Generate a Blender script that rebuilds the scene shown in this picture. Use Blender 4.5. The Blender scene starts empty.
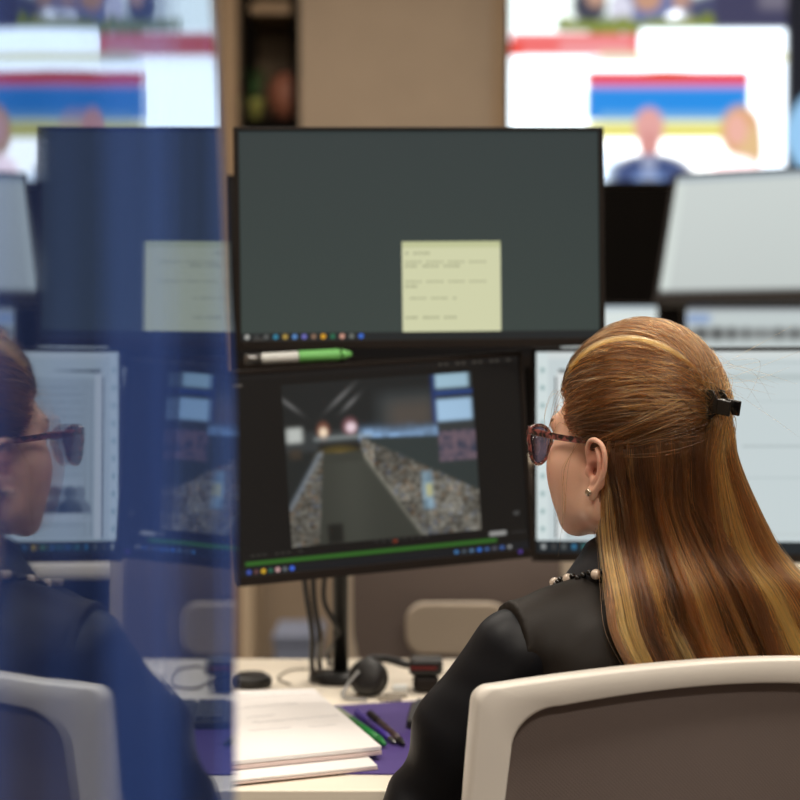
import bpy, bmesh, math, random
import numpy as np
from mathutils import Vector, Matrix, Euler
random.seed(7); rng = np.random.default_rng(7)
C = bpy.context.scene.collection
S = bpy.context.scene

# ------------------------------------------------------------------ camera, world, light, exposure
F = 1800.0; CAMZ = 1.26; PITCH = math.radians(1.432)
cam = bpy.data.cameras.new('camera'); camo = bpy.data.objects.new('camera', cam); C.objects.link(camo)
camo.location = (0, 0, CAMZ); camo.rotation_euler = (math.pi/2 - PITCH, 0, 0)
cam.sensor_width = 36; cam.lens = 36*F/800; cam.clip_start = 0.05
cam.dof.use_dof = True; cam.dof.focus_distance = 2.02; cam.dof.aperture_fstop = 3.6
S.camera = camo
w = bpy.data.worlds.new('world'); S.world = w; w.use_nodes = True
w.node_tree.nodes['Background'].inputs[0].default_value = (1.0, .93, .86, 1); w.node_tree.nodes['Background'].inputs[1].default_value = 0.5
S.view_settings.view_transform = 'Standard'; S.view_settings.look = 'None'
S.view_settings.exposure = 0.0; S.view_settings.gamma = 1.0; S.view_settings.use_curve_mapping = False
CEIL = 3.4
LAMPS = [(1.1, 1.2, 36, 1.2, .35), (-.9, 1.6, 30, 1.2, .35), (0.7, 3.4, 34, 1.2, .35), (-1.1, 3.9, 26, 1.2, .35), (0.0, 5.9, 26, 1.2, .35), (2.6, 4.6, 20, 1.2, .35), (.5, -1.1, 60, 1.2, .35), (-2.2, 5.6, 10, 1.2, .35)]
def area(loc, power, sx, sy, col=(1, .92, .81)):
    l = bpy.data.lights.new('ceiling_lamp_light', 'AREA'); l.shape = 'RECTANGLE'; l.size = sx; l.size_y = sy; l.energy = power; l.color = col
    o = bpy.data.objects.new('ceiling_lamp_light', l); C.objects.link(o); o.location = loc; return o
for (x, y, p, sx, sy) in LAMPS: area((x, y, CEIL-.075), p, sx, sy)

# ------------------------------------------------------------------ helpers
def P(px, py, Y):
    d = Vector(((px-400)/F, math.cos(PITCH) + (400-py)/F*math.sin(PITCH), -math.sin(PITCH) + (400-py)/F*math.cos(PITCH)))
    return Vector((0, 0, CAMZ)) + d*(Y/d.y)
def lin(c):
    c = np.asarray(c, float)/255.0
    return np.where(c <= .04045, c/12.92, ((c+.055)/1.055)**2.4)
def L3(r, g, b): return tuple(float(v) for v in lin((r, g, b)))
def mat(name, col, rough=.5, metal=0, spec=.5, bump=0, bscale=40, var=0, vscale=6, coat=0, sss=0, alpha=1, trans=0, stretch=None, sheen=0):
    m = bpy.data.materials.new(name); m.use_nodes = True; nt = m.node_tree; b = nt.nodes['Principled BSDF']
    b.inputs['Base Color'].default_value = (*col, 1); b.inputs['Roughness'].default_value = rough; b.inputs['Metallic'].default_value = metal
    b.inputs['Specular IOR Level'].default_value = spec; b.inputs['Coat Weight'].default_value = coat
    b.inputs['Transmission Weight'].default_value = trans; b.inputs['Alpha'].default_value = alpha
    if sheen: b.inputs['Sheen Weight'].default_value = sheen
    if sss:
        b.inputs['Subsurface Weight'].default_value = sss; b.inputs['Subsurface Radius'].default_value = (.01, .004, .002); b.inputs['Subsurface Scale'].default_value = 1
    tc = nt.nodes.new('ShaderNodeTexCoord'); src = tc.outputs['Object']
    if stretch:
        mp = nt.nodes.new('ShaderNodeMapping'); mp.inputs['Scale'].default_value = stretch; nt.links.new(src, mp.inputs[0]); src = mp.outputs[0]
    if bump:
        n = nt.nodes.new('ShaderNodeTexNoise'); n.inputs['Scale'].default_value = bscale; n.inputs['Detail'].default_value = 4; nt.links.new(src, n.inputs['Vector'])
        bp = nt.nodes.new('ShaderNodeBump'); bp.inputs['Strength'].default_value = bump; bp.inputs['Distance'].default_value = .01
        nt.links.new(n.outputs[0], bp.inputs['Height']); nt.links.new(bp.outputs[0], b.inputs['Normal'])
    n = nt.nodes.new('ShaderNodeTexNoise'); n.inputs['Scale'].default_value = vscale; nt.links.new(src, n.inputs['Vector'])
    r = nt.nodes.new('ShaderNodeValToRGB'); v = var if var else .03
    r.color_ramp.elements[0].position = .3; r.color_ramp.elements[1].position = .7
    r.color_ramp.elements[0].color = (*[c*(1-v) for c in col], 1); r.color_ramp.elements[1].color = (*[min(1, c*(1+v)) for c in col], 1)
    nt.links.new(n.outputs[0], r.inputs[0]); nt.links.new(r.outputs[0], b.inputs['Base Color'])
    return m
def emis_attr(name, strength):
    m = bpy.data.materials.new(name); m.use_nodes = True; nt = m.node_tree; b = nt.nodes['Principled BSDF']
    b.inputs['Base Color'].default_value = (.004, .004, .004, 1); b.inputs['Roughness'].default_value = .45; b.inputs['Specular IOR Level'].default_value = .25
    a = nt.nodes.new('ShaderNodeAttribute'); a.attribute_name = 'Col'
    nt.links.new(a.outputs['Color'], b.inputs['Emission Color']); b.inputs['Emission Strength'].default_value = strength
    return m
def mk(name, V, Fs, m=None, parent=None, smooth=False, loc=None):
    me = bpy.data.meshes.new(name); me.from_pydata([tuple(v) for v in V], [], [tuple(f) for f in Fs]); me.update()
    if m: me.materials.append(m)
    if smooth: me.polygons.foreach_set('use_smooth', [True]*len(me.polygons))
    o = bpy.data.objects.new(name, me); C.objects.link(o)
    if parent: o.parent = parent
    if loc is not None: o.location = loc
    return o
def tag(o, label, cat, group=None):
    o['label'] = label; o['category'] = cat
    if group: o['group'] = group
    return o
def thing(name, label, cat, loc=(0, 0, 0), rot=(0, 0, 0), group=None):
    o = bpy.data.objects.new(name, None); C.objects.link(o); o.location = loc; o.rotation_euler = rot; o.empty_display_size = .05
    return tag(o, label, cat, group)
def struct(o): o['kind'] = 'structure'; return o
class MB:
    def __init__(s): s.V = []; s.F = []
    def add(s, V, Fs):
        n = len(s.V); s.V += [tuple(v) for v in V]; s.F += [tuple(i+n for i in f) for f in Fs]; return s
    def box(s, c, d, M=None):
        x, y, z = [k/2 for k in d]
        V = [Vector((c[0]+a*x, c[1]+b*y, c[2]+e*z)) for a in (-1, 1) for b in (-1, 1) for e in (-1, 1)]
        if M: V = [M @ v for v in V]
        return s.add(V, [(0, 1, 3, 2), (4, 6, 7, 5), (0, 4, 5, 1), (2, 3, 7, 6), (0, 2, 6, 4), (1, 5, 7, 3)])
    def tube(s, pts, r, n=12, cap=True):
        pts = [Vector(p) for p in pts]; N = len(pts); rs = r if hasattr(r, '__len__') else [r]*N
        up = None; V = []; Fs = []
        for i, p in enumerate(pts):
            t = (pts[min(i+1, N-1)]-pts[max(i-1, 0)]).normalized()
            if up is None: up = t.orthogonal().normalized()
            up = (up - t*up.dot(t)).normalized(); sd = t.cross(up)
            for k in range(n):
                a = 2*math.pi*k/n; V.append(p + (up*math.cos(a)+sd*math.sin(a))*rs[i])
        for i in range(N-1):
            for k in range(n): Fs.append((i*n+k, i*n+(k+1) % n, (i+1)*n+(k+1) % n, (i+1)*n+k))
        if cap: Fs.append(tuple(range(n-1, -1, -1))); Fs.append(tuple((N-1)*n+k for k in range(n)))
        return s.add(V, Fs)
    def lathe(s, prof, c=(0, 0, 0), n=24, M=None):
        V = []; Fs = []
        for (r, z) in prof:
            for k in range(n):
                a = 2*math.pi*k/n; v = Vector((r*math.cos(a), r*math.sin(a), z))
                if M: v = M @ v
                V.append(v+Vector(c))
        for i in range(len(prof)-1):
            for k in range(n): Fs.append((i*n+k, i*n+(k+1) % n, (i+1)*n+(k+1) % n, (i+1)*n+k))
        Fs.append(tuple(range(n-1, -1, -1))); Fs.append(tuple((len(prof)-1)*n+k for k in range(n)))
        return s.add(V, Fs)
    def prism(s, poly, h, M=None):      # poly in xy, extruded z 0..h
        n = len(poly); V = [Vector((x, y, 0)) for x, y in poly]+[Vector((x, y, h)) for x, y in poly]
        if M: V = [M @ v for v in V]
        return s.add(V, [tuple(range(n-1, -1, -1)), tuple(range(n, 2*n))]+[(i, (i+1) % n, (i+1) % n+n, i+n) for i in range(n)])
    def build(s, name, m, parent=None, bevel=0, smooth=False, seg=2, loc=None):
        o = mk(name, s.V, s.F, m, parent, smooth, loc)
        if bevel:
            b = o.modifiers.new('bevel', 'BEVEL'); b.width = bevel; b.segments = seg; b.limit_method = 'ANGLE'
            o.data.polygons.foreach_set('use_smooth', [True]*len(o.data.polygons))
            try: b.harden_normals = True
            except Exception: pass
        return o
def rrect(w, h, r, n=6, cx=0, cy=0):
    out = []
    for (sx, sy, a0) in ((1, 1, 0), (-1, 1, 90), (-1, -1, 180), (1, -1, 270)):
        for k in range(n+1):
            a = math.radians(a0+90*k/n); out.append((cx+sx*(w/2-r)+r*math.cos(a), cy+sy*(h/2-r)+r*math.sin(a)))
    return out
def crom(pts, n=8):
    pts = [np.array(p, float) for p in pts]; Q = [2*pts[0]-pts[1]]+pts+[2*pts[-1]-pts[-2]]; out = []
    for i in range(1, len(Q)-2):
        for k in range(n):
            t = k/n; a, b, c, d = Q[i-1], Q[i], Q[i+1], Q[i+2]
            out.append(.5*((2*b)+(-a+c)*t+(2*a-5*b+4*c-d)*t*t+(-a+3*b-3*c+d)*t**3))
    out.append(Q[-2]); return out

# signed-distance modelling
def surface_nets(f, lo, hi, h):
    lo = np.array(lo, float); hi = np.array(hi, float); n = np.ceil((hi-lo)/h).astype(int)+1
    ax = [lo[i]+h*np.arange(n[i]) for i in range(3)]
    val = np.empty(n, np.float32)
    for i0 in range(0, n[0], 16):
        G = np.stack(np.meshgrid(ax[0][i0:i0+16], ax[1], ax[2], indexing='ij'), -1).astype(np.float32)
        val[i0:i0+16] = f(G)
    acc = np.zeros((*(n-1), 3), np.float32); cnt = np.zeros(n-1, np.float32)
    ins = val < 0
    quads = []
    ids_mask = None
    for a in range(3):
        s0 = [slice(None)]*3; s1 = [slice(None)]*3; s0[a] = slice(0, -1); s1[a] = slice(1, None)
        cr = ins[tuple(s0)] != ins[tuple(s1)]
        I = np.argwhere(cr); v0 = val[tuple(s0)][cr]; v1 = val[tuple(s1)][cr]; t = v0/(v0-v1)
        pos = I.astype(np.float32); pos[:, a] += t
        b, c = [k for k in range(3) if k != a]
        flip = ins[tuple(s0)][cr]
        cells = []
        for db in (0, 1):
            for dc in (0, 1):
                J = I.copy(); J[:, b] -= db; J[:, c] -= dc
                ok = np.all((J >= 0) & (J < n-1), axis=1)
                np.add.at(acc, tuple(J[ok].T), pos[ok]); np.add.at(cnt, tuple(J[ok].T), 1)
                cells.append(J)
        ok = (I[:, b] > 0) & (I[:, c] > 0) & (I[:, b] < n[b]-1) & (I[:, c] < n[c]-1)
        c00, c01, c10, c11 = [J[ok] for J in cells]; fl = flip[ok]
        if a == 1: fl = ~fl
        q = np.stack([c00, c10, c11, c01], 1)
        q[fl] = q[fl][:, ::-1]
        quads.append(q)
    m = cnt > 0; idx = -np.ones(n-1, int); idx[m] = np.arange(m.sum())
    V = acc[m]/cnt[m][:, None]*h+lo
    Q = np.concatenate(quads); Fq = idx[Q[..., 0], Q[..., 1], Q[..., 2]]
    return V, Fq[:, ::-1]
def ell(p, c, r):
    q = (p-np.array(c, np.float32))/np.array(r, np.float32); k = np.linalg.norm(q, axis=-1); k2 = np.linalg.norm(q/np.array(r, np.float32), axis=-1)+1e-9
    return k*(k-1)/k2
def cap(p, a, b, ra, rb=None):
    rb = ra if rb is None else rb
    a = np.array(a, np.float32); b = np.array(b, np.float32); ab = b-a; t = np.clip(((p-a)@ab)/(ab@ab), 0, 1)
    return np.linalg.norm(p-a-t[..., None]*ab, axis=-1)-(ra+(rb-ra)*t)
def smin(a, b, k):
    h = np.clip(.5+.5*(b-a)/k, 0, 1); return b*(1-h)+a*h-k*h*(1-h)
def smax(a, b, k): return -smin(-a, -b, k)
def fastmesh(name, V, Q, m, parent=None, base=(0, 0, 0)):
    V = np.asarray(V, np.float32)-np.array(base, np.float32); Q = np.asarray(Q, np.int32)
    me = bpy.data.meshes.new(name); me.vertices.add(len(V)); me.vertices.foreach_set('co', V.ravel())
    k = Q.shape[1]; me.loops.add(Q.size); me.loops.foreach_set('vertex_index', Q.ravel())
    me.polygons.add(len(Q)); me.polygons.foreach_set('loop_start', np.arange(0, Q.size, k, dtype=np.int32)); me.polygons.foreach_set('loop_total', np.full(len(Q), k, np.int32))
    me.update(calc_edges=True); me.validate(); me.polygons.foreach_set('use_smooth', [True]*len(me.polygons)); me.materials.append(m)
    o = bpy.data.objects.new(name, me); C.objects.link(o)
    if parent: o.parent = parent
    return o
def setcol(o, cols, attr='Col'):
    a = o.data.color_attributes.new(attr, 'FLOAT_COLOR', 'POINT'); cols = np.asarray(cols, np.float32)
    a.data.foreach_set('color', np.concatenate([cols, np.ones((len(cols), 1), np.float32)], 1).ravel())

# ------------------------------------------------------------------ materials
M_wall = mat('beige painted wall', L3(158, 140, 120), .8, bump=.05, bscale=120)
M_ceil = mat('ceiling', L3(215, 205, 190), .9)
M_floor = mat('carpet', L3(90, 84, 80), .95, bump=.3, bscale=300, var=.15, vscale=80)
M_darkwood = mat('dark panel', L3(10, 7, 5), .8, spec=.08, var=.3, vscale=3, stretch=(6, 6, .5))
M_trim = mat('tan door frame', L3(150, 124, 94), .6)
M_black = mat('black plastic', L3(24, 22, 21), .45)
M_bezel = mat('brown black bezel', L3(30, 24, 21), .55, spec=.2)
M_blackm = mat('black metal', L3(20, 19, 19), .4, metal=.3)
M_desk = mat('white desk laminate', L3(246, 236, 218), .4)
M_cream = mat('cream chair plastic', L3(240, 234, 224), .38, bump=.02, bscale=500)
M_cream2 = mat('beige chair plastic', L3(206, 192, 174), .45)
M_paper = mat('paper', L3(240, 236, 234), .85)
M_purple = mat('purple mat', L3(76, 56, 128), .7, var=.06)
M_mauve = mat('dark fabric', L3(60, 52, 48), .9)
M_metal = mat('grey metal', L3(150, 150, 150), .35, metal=.9)
M_green = mat('green plastic', L3(30, 130, 60), .4)
M_limegreen = mat('lime cap', L3(120, 200, 110), .4)
M_white = mat('white plastic', L3(225, 228, 225), .4)
M_violet = mat('violet plastic', L3(70, 50, 150), .35)
M_blue = mat('pale blue grey', L3(120, 128, 150), .6)
M_terra = mat('reddish brown glaze', L3(135, 82, 62), .6)
M_leaf = mat('leaf green', L3(80, 130, 70), .6, var=.4, vscale=30)
M_yell = mat('yellow green', L3(170, 170, 90), .6)
M_red = mat('dark red', L3(110, 30, 24), .5)
M_key = mat('grey keycaps', L3(62, 64, 68), .6)
M_lampd = bpy.data.materials.new('lamp diffuser'); M_lampd.use_nodes = True
M_lampd.node_tree.nodes['Principled BSDF'].inputs['Emission Color'].default_value = (1, .86, .7, 1); M_lampd.node_tree.nodes['Principled BSDF'].inputs['Emission Strength'].default_value = 3

# chair mesh fabric: fine woven holes
def mesh_fabric(name, col):
    m = mat(name, col, .85, spec=.2); nt = m.node_tree; b = nt.nodes['Principled BSDF']
    tc = nt.nodes.new('ShaderNodeTexCoord'); mp = nt.nodes.new('ShaderNodeMapping'); mp.inputs['Rotation'].default_value = (0, math.radians(45), 0); mp.inputs['Scale'].default_value = (1, 1, 1)
    w1 = nt.nodes.new('ShaderNodeTexWave'); w1.inputs['Scale'].default_value = 110; w1.bands_direction = 'X'
    w2 = nt.nodes.new('ShaderNodeTexWave'); w2.inputs['Scale'].default_value = 110; w2.bands_direction = 'Z'
    mx = nt.nodes.new('ShaderNodeMath'); mx.operation = 'MAXIMUM'; bp = nt.nodes.new('ShaderNodeBump'); bp.inputs['Strength'].default_value = .25; bp.inputs['Distance'].default_value = .001
    nt.links.new(tc.outputs['Object'], mp.inputs[0]); nt.links.new(mp.outputs[0], w1.inputs[0]); nt.links.new(mp.outputs[0], w2.inputs[0])
    nt.links.new(w1.outputs[1], mx.inputs[0]); nt.links.new(w2.outputs[1], mx.inputs[1]); nt.links.new(mx.outputs[0], bp.inputs['Height']); nt.links.new(bp.outputs[0], b.inputs['Normal'])
    return m
M_meshfab = mesh_fabric('brown grey chair mesh', L3(120, 108, 103))

# reflective blue tinted partition
def glass_mat():
    m = bpy.data.materials.new('blue tinted reflective glass'); m.use_nodes = True; nt = m.node_tree; nt.nodes.clear(); N = nt.nodes.new; Lk = nt.links.new
    out = N('ShaderNodeOutputMaterial'); mix = N('ShaderNodeMixShader'); g = N('ShaderNodeBsdfGlossy'); d = N('ShaderNodeBsdfDiffuse')
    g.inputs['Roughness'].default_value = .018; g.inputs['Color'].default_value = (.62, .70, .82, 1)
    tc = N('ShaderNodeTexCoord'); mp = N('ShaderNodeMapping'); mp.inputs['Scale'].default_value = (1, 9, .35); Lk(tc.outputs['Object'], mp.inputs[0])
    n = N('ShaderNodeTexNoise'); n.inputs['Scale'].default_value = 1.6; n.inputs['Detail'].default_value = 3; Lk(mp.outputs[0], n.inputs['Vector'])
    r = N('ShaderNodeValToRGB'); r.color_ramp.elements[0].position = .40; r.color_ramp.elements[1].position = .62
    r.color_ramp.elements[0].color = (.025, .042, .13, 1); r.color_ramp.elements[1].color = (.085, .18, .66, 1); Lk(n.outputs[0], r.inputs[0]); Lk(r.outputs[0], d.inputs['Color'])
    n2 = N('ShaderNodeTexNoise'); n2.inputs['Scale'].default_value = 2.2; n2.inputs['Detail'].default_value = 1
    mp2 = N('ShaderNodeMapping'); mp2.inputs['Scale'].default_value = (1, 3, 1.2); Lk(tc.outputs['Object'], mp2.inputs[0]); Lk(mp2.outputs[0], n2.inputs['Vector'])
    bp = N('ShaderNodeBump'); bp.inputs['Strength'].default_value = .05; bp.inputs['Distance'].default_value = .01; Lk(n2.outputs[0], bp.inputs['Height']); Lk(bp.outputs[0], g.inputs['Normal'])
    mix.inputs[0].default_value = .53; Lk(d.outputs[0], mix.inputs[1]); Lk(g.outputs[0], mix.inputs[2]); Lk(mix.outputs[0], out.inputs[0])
    return m
M_glass = glass_mat()

# ------------------------------------------------------------------ room shell
X0, X1, Y0, Y1 = -3.2, 4.2, -2.2, 7.4
def slab(name, c, d, m): return struct(MB().box(c, d).build(name, m))
slab('floor', ((X0+X1)/2, (Y0+9)/2, -.05), (X1-X0+.2, 9-Y0+.4, .1), M_floor)
slab('ceiling', ((X0+X1)/2, (Y0+9)/2, CEIL+.05), (X1-X0+.2, 9-Y0+.4, .1), M_ceil)
slab('wall_left', (X0-.05, (Y0+9)/2, CEIL/2), (.1, 9-Y0, CEIL), M_wall)
slab('wall_right', (X1+.05, (Y0+9)/2, CEIL/2), (.1, 9-Y0, CEIL), M_wall)
slab('wall_front', ((X0+X1)/2, Y0-.05, CEIL/2), (X1-X0, .1, CEIL), M_wall)
XA, XB = P(237, 60, Y1).x, P(300, 60, Y1).x       # niche opening
wb = MB(); wb.box(((X0+XA)/2, Y1+.06, CEIL/2), (XA-X0, .12, CEIL)); wb.box(((XB+X1)/2, Y1+.06, CEIL/2), (X1-XB, .12, CEIL))
wb.box(((XA+XB)/2, Y1+.02, .7), (XB-XA, .04, 1.4)); struct(wb.build('wall_back', M_wall))
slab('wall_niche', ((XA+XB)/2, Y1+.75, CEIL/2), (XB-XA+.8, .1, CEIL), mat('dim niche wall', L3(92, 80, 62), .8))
slab('trim_1', (XA-.03, Y1-.012, CEIL/2), (.06, .02, CEIL), M_trim)
slab('trim_2', (P(499, 60, Y1).x, Y1-.02, CEIL/2), (.05, .04, CEIL), M_trim)
for k, (x, y, p, sx, sy) in enumerate(LAMPS):
    t = thing('ceiling_light', ['rectangular ceiling light nearest above the seated woman', 'rectangular ceiling light left of the blue partition', 'rectangular ceiling light above the far desk', 'rectangular ceiling light left of the monitors', 'rectangular ceiling light in front of the wall display', 'rectangular ceiling light at the far right', 'rectangular ceiling light behind the camera', 'rectangular ceiling light in the far left corner'][k], 'ceiling light', (x, y, CEIL), group='rectangular ceiling lights')
    fr = MB(); fr.box((0, -sy/2-.015, -.03), (sx+.06, .03, .06)); fr.box((0, sy/2+.015, -.03), (sx+.06, .03, .06)); fr.box((-sx/2-.015, 0, -.03), (.03, sy, .06)); fr.box((sx/2+.015, 0, -.03), (.03, sy, .06))
    fr.build('frame', M_white, t); MB().box((0, 0, -.035), (sx, sy, .03)).build('diffuser', M_lampd, t)

# ------------------------------------------------------------------ screens
def rowmask(x, a, b, s=.0): return ((x >= a) & (x < b)).astype(float)
def rect(img, U, V, a, b, c, d, col, alpha=1.0, soft=0.0):
    if soft:
        f = lambda x, p, q: np.clip((x-p)/soft+.5, 0, 1)*np.clip((q-x)/soft+.5, 0, 1)
        k = f(U, a, b)*f(V, c, d)
    else: k = ((U >= a) & (U < b) & (V >= c) & (V < d)).astype(float)
    k = (k*alpha)[..., None]; img[:] = img*(1-k)+lin(col)*k
def blob(img, U, V, cx, cy, rx, ry, col, alpha=1.0, soft=.35):
    d = np.sqrt(((U-cx)/rx)**2+((V-cy)/ry)**2); k = (np.clip((1-d)/soft+.5, 0, 1)*alpha)[..., None]; img[:] = img*(1-k)+lin(col)*k
def screen(parent, W, H, nx, ny, func, strength, y=-.0, name='screen'):
    u = np.linspace(0, 1, nx); v = np.linspace(0, 1, ny); U, V = np.meshgrid(u, v)        # V: 0 bottom
    img = np.zeros((ny, nx, 3)); func(img, U, 1-V)                                         # func gets V from the top
    co = np.stack([(U-.5)*W, np.full_like(U, y), (V-.5)*H], -1).reshape(-1, 3)
    idx = np.arange(nx*ny).reshape(ny, nx); Q = np.stack([idx[:-1, :-1], idx[:-1, 1:], idx[1:, 1:], idx[1:, :-1]], -1).reshape(-1, 4)
    o = fastmesh(name, co, Q, emis_attr('lit '+name, strength), parent); setcol(o, img.reshape(-1, 3)); return o
def monitor(name, label, corners=None, func=None, strength=1, bez=(.008, .008, .02), loc=None, rot=None, W=None, H=None, res=(320, 190), cat='monitor', mark=True, group=None, depth=.03):
    if corners:
        TL, TR, BR, BL = corners; ctr = (TL+TR+BR+BL)/4; xa = ((TR-TL)+(BR-BL)).normalized(); za = ((TL-BL)+(TR-BR)); za = (za-xa*za.dot(xa)).normalized(); ya = za.cross(xa)
        W = ((TR-TL).length+(BR-BL).length)/2; H = ((TL-BL).length+(TR-BR).length)/2
        R = Matrix((xa, ya, za)).transposed(); loc = ctr; rot = R.to_euler()
    t = thing(name, label, cat, loc, rot, group)
    l, tp, bt = bez
    MB().prism(rrect(W, H, .006), depth*.7, Matrix.Rotation(math.pi/2, 4, 'X')).build('housing', M_black, t, bevel=.003).location = (0, depth, 0)
    MB().prism(rrect(W*.6, H*.6, .02), .02, Matrix.Rotation(math.pi/2, 4, 'X')).build('back_cover', M_black, t, bevel=.004).location = (0, depth+.018, 0)
    b = MB(); b.box((-W/2+l/2, depth*.15, 0), (l, depth*.3+.006, H)); b.box((W/2-l/2, depth*.15, 0), (l, depth*.3+.006, H)); b.box((0, depth*.15, H/2-tp/2), (W-2*l, depth*.3+.006, tp)); b.box((0, depth*.15, -H/2+bt/2), (W-2*l, depth*.3+.006, bt))
    b.build('bezel', M_bezel, t, bevel=.0015)
    s = screen(t, W-2*l, H-tp-bt, res[0], res[1], func, strength); s.location = (0, .0015, (bt-tp)/2)
    return t
def taskbar(img, U, V, y0, cols, x0=.02, dx=.0245, bg=(30, 34, 36), ry=.012):
    rect(img, U, V, 0, 1, y0, 1.01, bg)
    for i, c in enumerate(cols): blob(img, U, V, x0+i*dx, (y0+1)/2, .007, ry, c, .9)
ICON = [(170, 170, 165), (60, 62, 62), (90, 92, 90), (50, 130, 160), (180, 150, 70), (90, 140, 200), (110, 110, 190), (140, 110, 90), (225, 165, 40), (40, 110, 80), (215, 160, 140), (110, 115, 110), (60, 110, 210)]
def f_upper(img, U, V):
    img[:] = lin((52, 62, 62)); k = (V[..., None]); img[:] = lin((47, 57, 58))*(1-k)+lin((56, 66, 63))*k
    a, b, c, d = .446, .722, .530, .962
    rect(img, U, V, a, b, c, d, (206, 208, 170)); rect(img, U, V, a, b, c, c+.03, (190, 194, 150))
    for (x0, x1, y) in ((.455, .53, .585), (.455, .70, .628), (.455, .62, .648), (.455, .695, .722), (.455, .50, .745), (.455, .60, .802), (.455, .61, .895)):
        for i in range(int((x1-x0)/.012)):
            if (i*7+int(y*100)) % 5: rect(img, U, V, x0+i*.012, x0+i*.012+.009, y-.005, y+.005, (150, 152, 120), .75)
    taskbar(img, U, V, .962, ICON, .016, .0262)
def f_cctv(img, U, V):
    img[:] = lin((17, 16, 16))
    rect(img, U, V, 0, 1, 0, .03, (24, 23, 23))
    for i in range(14): rect(img, U, V, .70+i*.02, .71+i*.02, .012, .024, (95, 90, 82), .5 if i % 3 else 0)
    rect(img, U, V, .01, .05, .045, .058, (90, 85, 80), .7)
    a, b, c, d = .178, .832, .065, .878
    X = (U-a)/(b-a); Y = (V-c)/(d-c); inn = (X >= 0) & (X <= 1) & (Y >= 0) & (Y <= 1)
    p = np.zeros_like(img); p[:] = lin((36, 40, 40))
    R = np.random.default_rng(3)
    def noise(nx, ny, seed):
        g = np.random.default_rng(seed).random((ny+2, nx+2)); xi = np.clip(X, 0, .999)*nx; yi = np.clip(Y, 0, .999)*ny; return g[yi.astype(int), xi.astype(int)]
    # ceiling
    rect(p, X, Y, 0, 1, 0, .3, (34, 37, 38)); rect(p, X, Y, .5, .8, .1, .3, (70, 76, 78), .7, .1); rect(p, X, Y, .55, .78, .16, .34, (98, 84, 72), .5, .1)
    for (x, y, q, s) in ((.03, .12, 1, .05), (.3, .1, -1, .06), (.35, .14, -1, .04)):
        k = np.exp(-(((Y-y)-q*(X-x))/.014)**2)*np.exp(-((X-x)/s)**2); p[:] = p*(1-k[..., None]*.55)+lin((150, 150, 150))*k[..., None]*.55
    rect(p, X, Y, .80, .98, .0, .09, (170, 205, 225), 1, .02); rect(p, X, Y, .80, .99, .16, .30, (170, 205, 235), 1, .02); rect(p, X, Y, .80, 1, .11, .13, (50, 90, 170), .8, .02)
    rect(p, X, Y, .78, .80, 0, .5, (30, 60, 130), .7, .02)
    # bright ledge of shop fronts
    rect(p, X, Y, 0, 1, .3, .42, (60, 64, 66), .8, .03)
    rect(p, X, Y, .01, .09, .27, .36, (205, 210, 205), .9, .03); rect(p, X, Y, .02, .08, .40, .46, (70, 60, 50), .8, .03)
    blob(p, X, Y, .20, .30, .03, .05, (150, 95, 75), .8, .9); blob(p, X, Y, .20, .31, .02, .03, (255, 230, 200), 1, .8)
    blob(p, X, Y, .34, .285, .035, .05, (150, 100, 105), .8, .9); blob(p, X, Y, .345, .29, .025, .03, (240, 215, 225), 1, .8)
    k = np.exp(-((Y-.345-.08*np.maximum(X-.5, 0))/.04)**2)*((X > .38) & (X < .8)); k *= (.35+.65*noise(22, 26, 5)); p[:] = p*(1-k[..., None])+lin((150, 190, 235))*k[..., None]
    rect(p, X, Y, .15, .45, .335, .36, (150, 160, 160), .6, .02)
    rect(p, X, Y, .17, .42, .38, .44, (30, 30, 28), .9, .02)
    blob(p, X, Y, .27, .47, .11, .07, (90, 78, 40), .9, .6); blob(p, X, Y, .28, .46, .05, .02, (210, 170, 90), .9, .8); blob(p, X, Y, .27, .50, .07, .018, (190, 160, 110), .8, .8)
    # floor aisle
    fl = (Y > .44) & (X > .15) & (X < .40+(Y-.44)*.53); p[fl] = lin((60, 62, 56)); k = np.exp(-((X-.33)/.1)**2)*(Y > .5)*fl; p[:] = p*(1+.25*k[..., None])
    # dark right counter
    ct = (X > .40) & (Y > .36+(X-.42)*.06) & (Y < .38+(X-.41)*.66); p[ct] = lin((50, 58, 58))
    rg = (X > .80) & (Y > .36) & (Y < .55); nn = noise(40, 46, 8)[..., None]; p[rg] = (lin((120, 100, 110))*nn+lin((50, 60, 80))*(1-nn))[rg]
    # right produce shelf
    sh = (X > .39) & (Y > .37+(X-.41)*.64) & (Y < .46+(X-.40)*1.85); n1 = noise(74, 64, 11)[..., None]; n2 = noise(95, 90, 12)[..., None]; n3 = noise(60, 56, 13)[..., None]
    base = lin((85, 78, 66))*(1-n1)+lin((170, 168, 158))*n1; base = base*(.30+.65*n2); base = np.where(n3 > .93, base*.6+lin((90, 110, 140))*.4, base); base = np.where(n3 < .08, base*.6+lin((140, 105, 70))*.4, base)
    p[sh] = base[sh]
    eg = np.exp(-((Y-(.46+(X-.40)*1.85))/.022)**2)*(X > .40)*(Y < 1); p[:] = p*(1-.5*eg[..., None])+lin((150, 148, 135))*.5*eg[..., None]
    rect(p, X, Y, .70, .755, .60, .84, (150, 190, 215), .55, .02); rect(p, X, Y, .72, .75, .68, .76, (215, 200, 90), .6, .02)
    # left shelf
    sl = (X < .19-(Y-.43)*.08) & (Y > .43+(.18-X)*1.9); p[sl] = (base*.75)[sl]
    e2 = np.exp(-((X-(.18-(Y-.43)*.52))/.014)**2)*(Y > .43)*(Y < .78); p[:] = p*(1-.6*e2[..., None])+lin((140, 150, 160))*.6*e2[..., None]
    rect(p, X, Y, .19, .27, .88, 1, (14, 14, 14), .8, .02)
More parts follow.
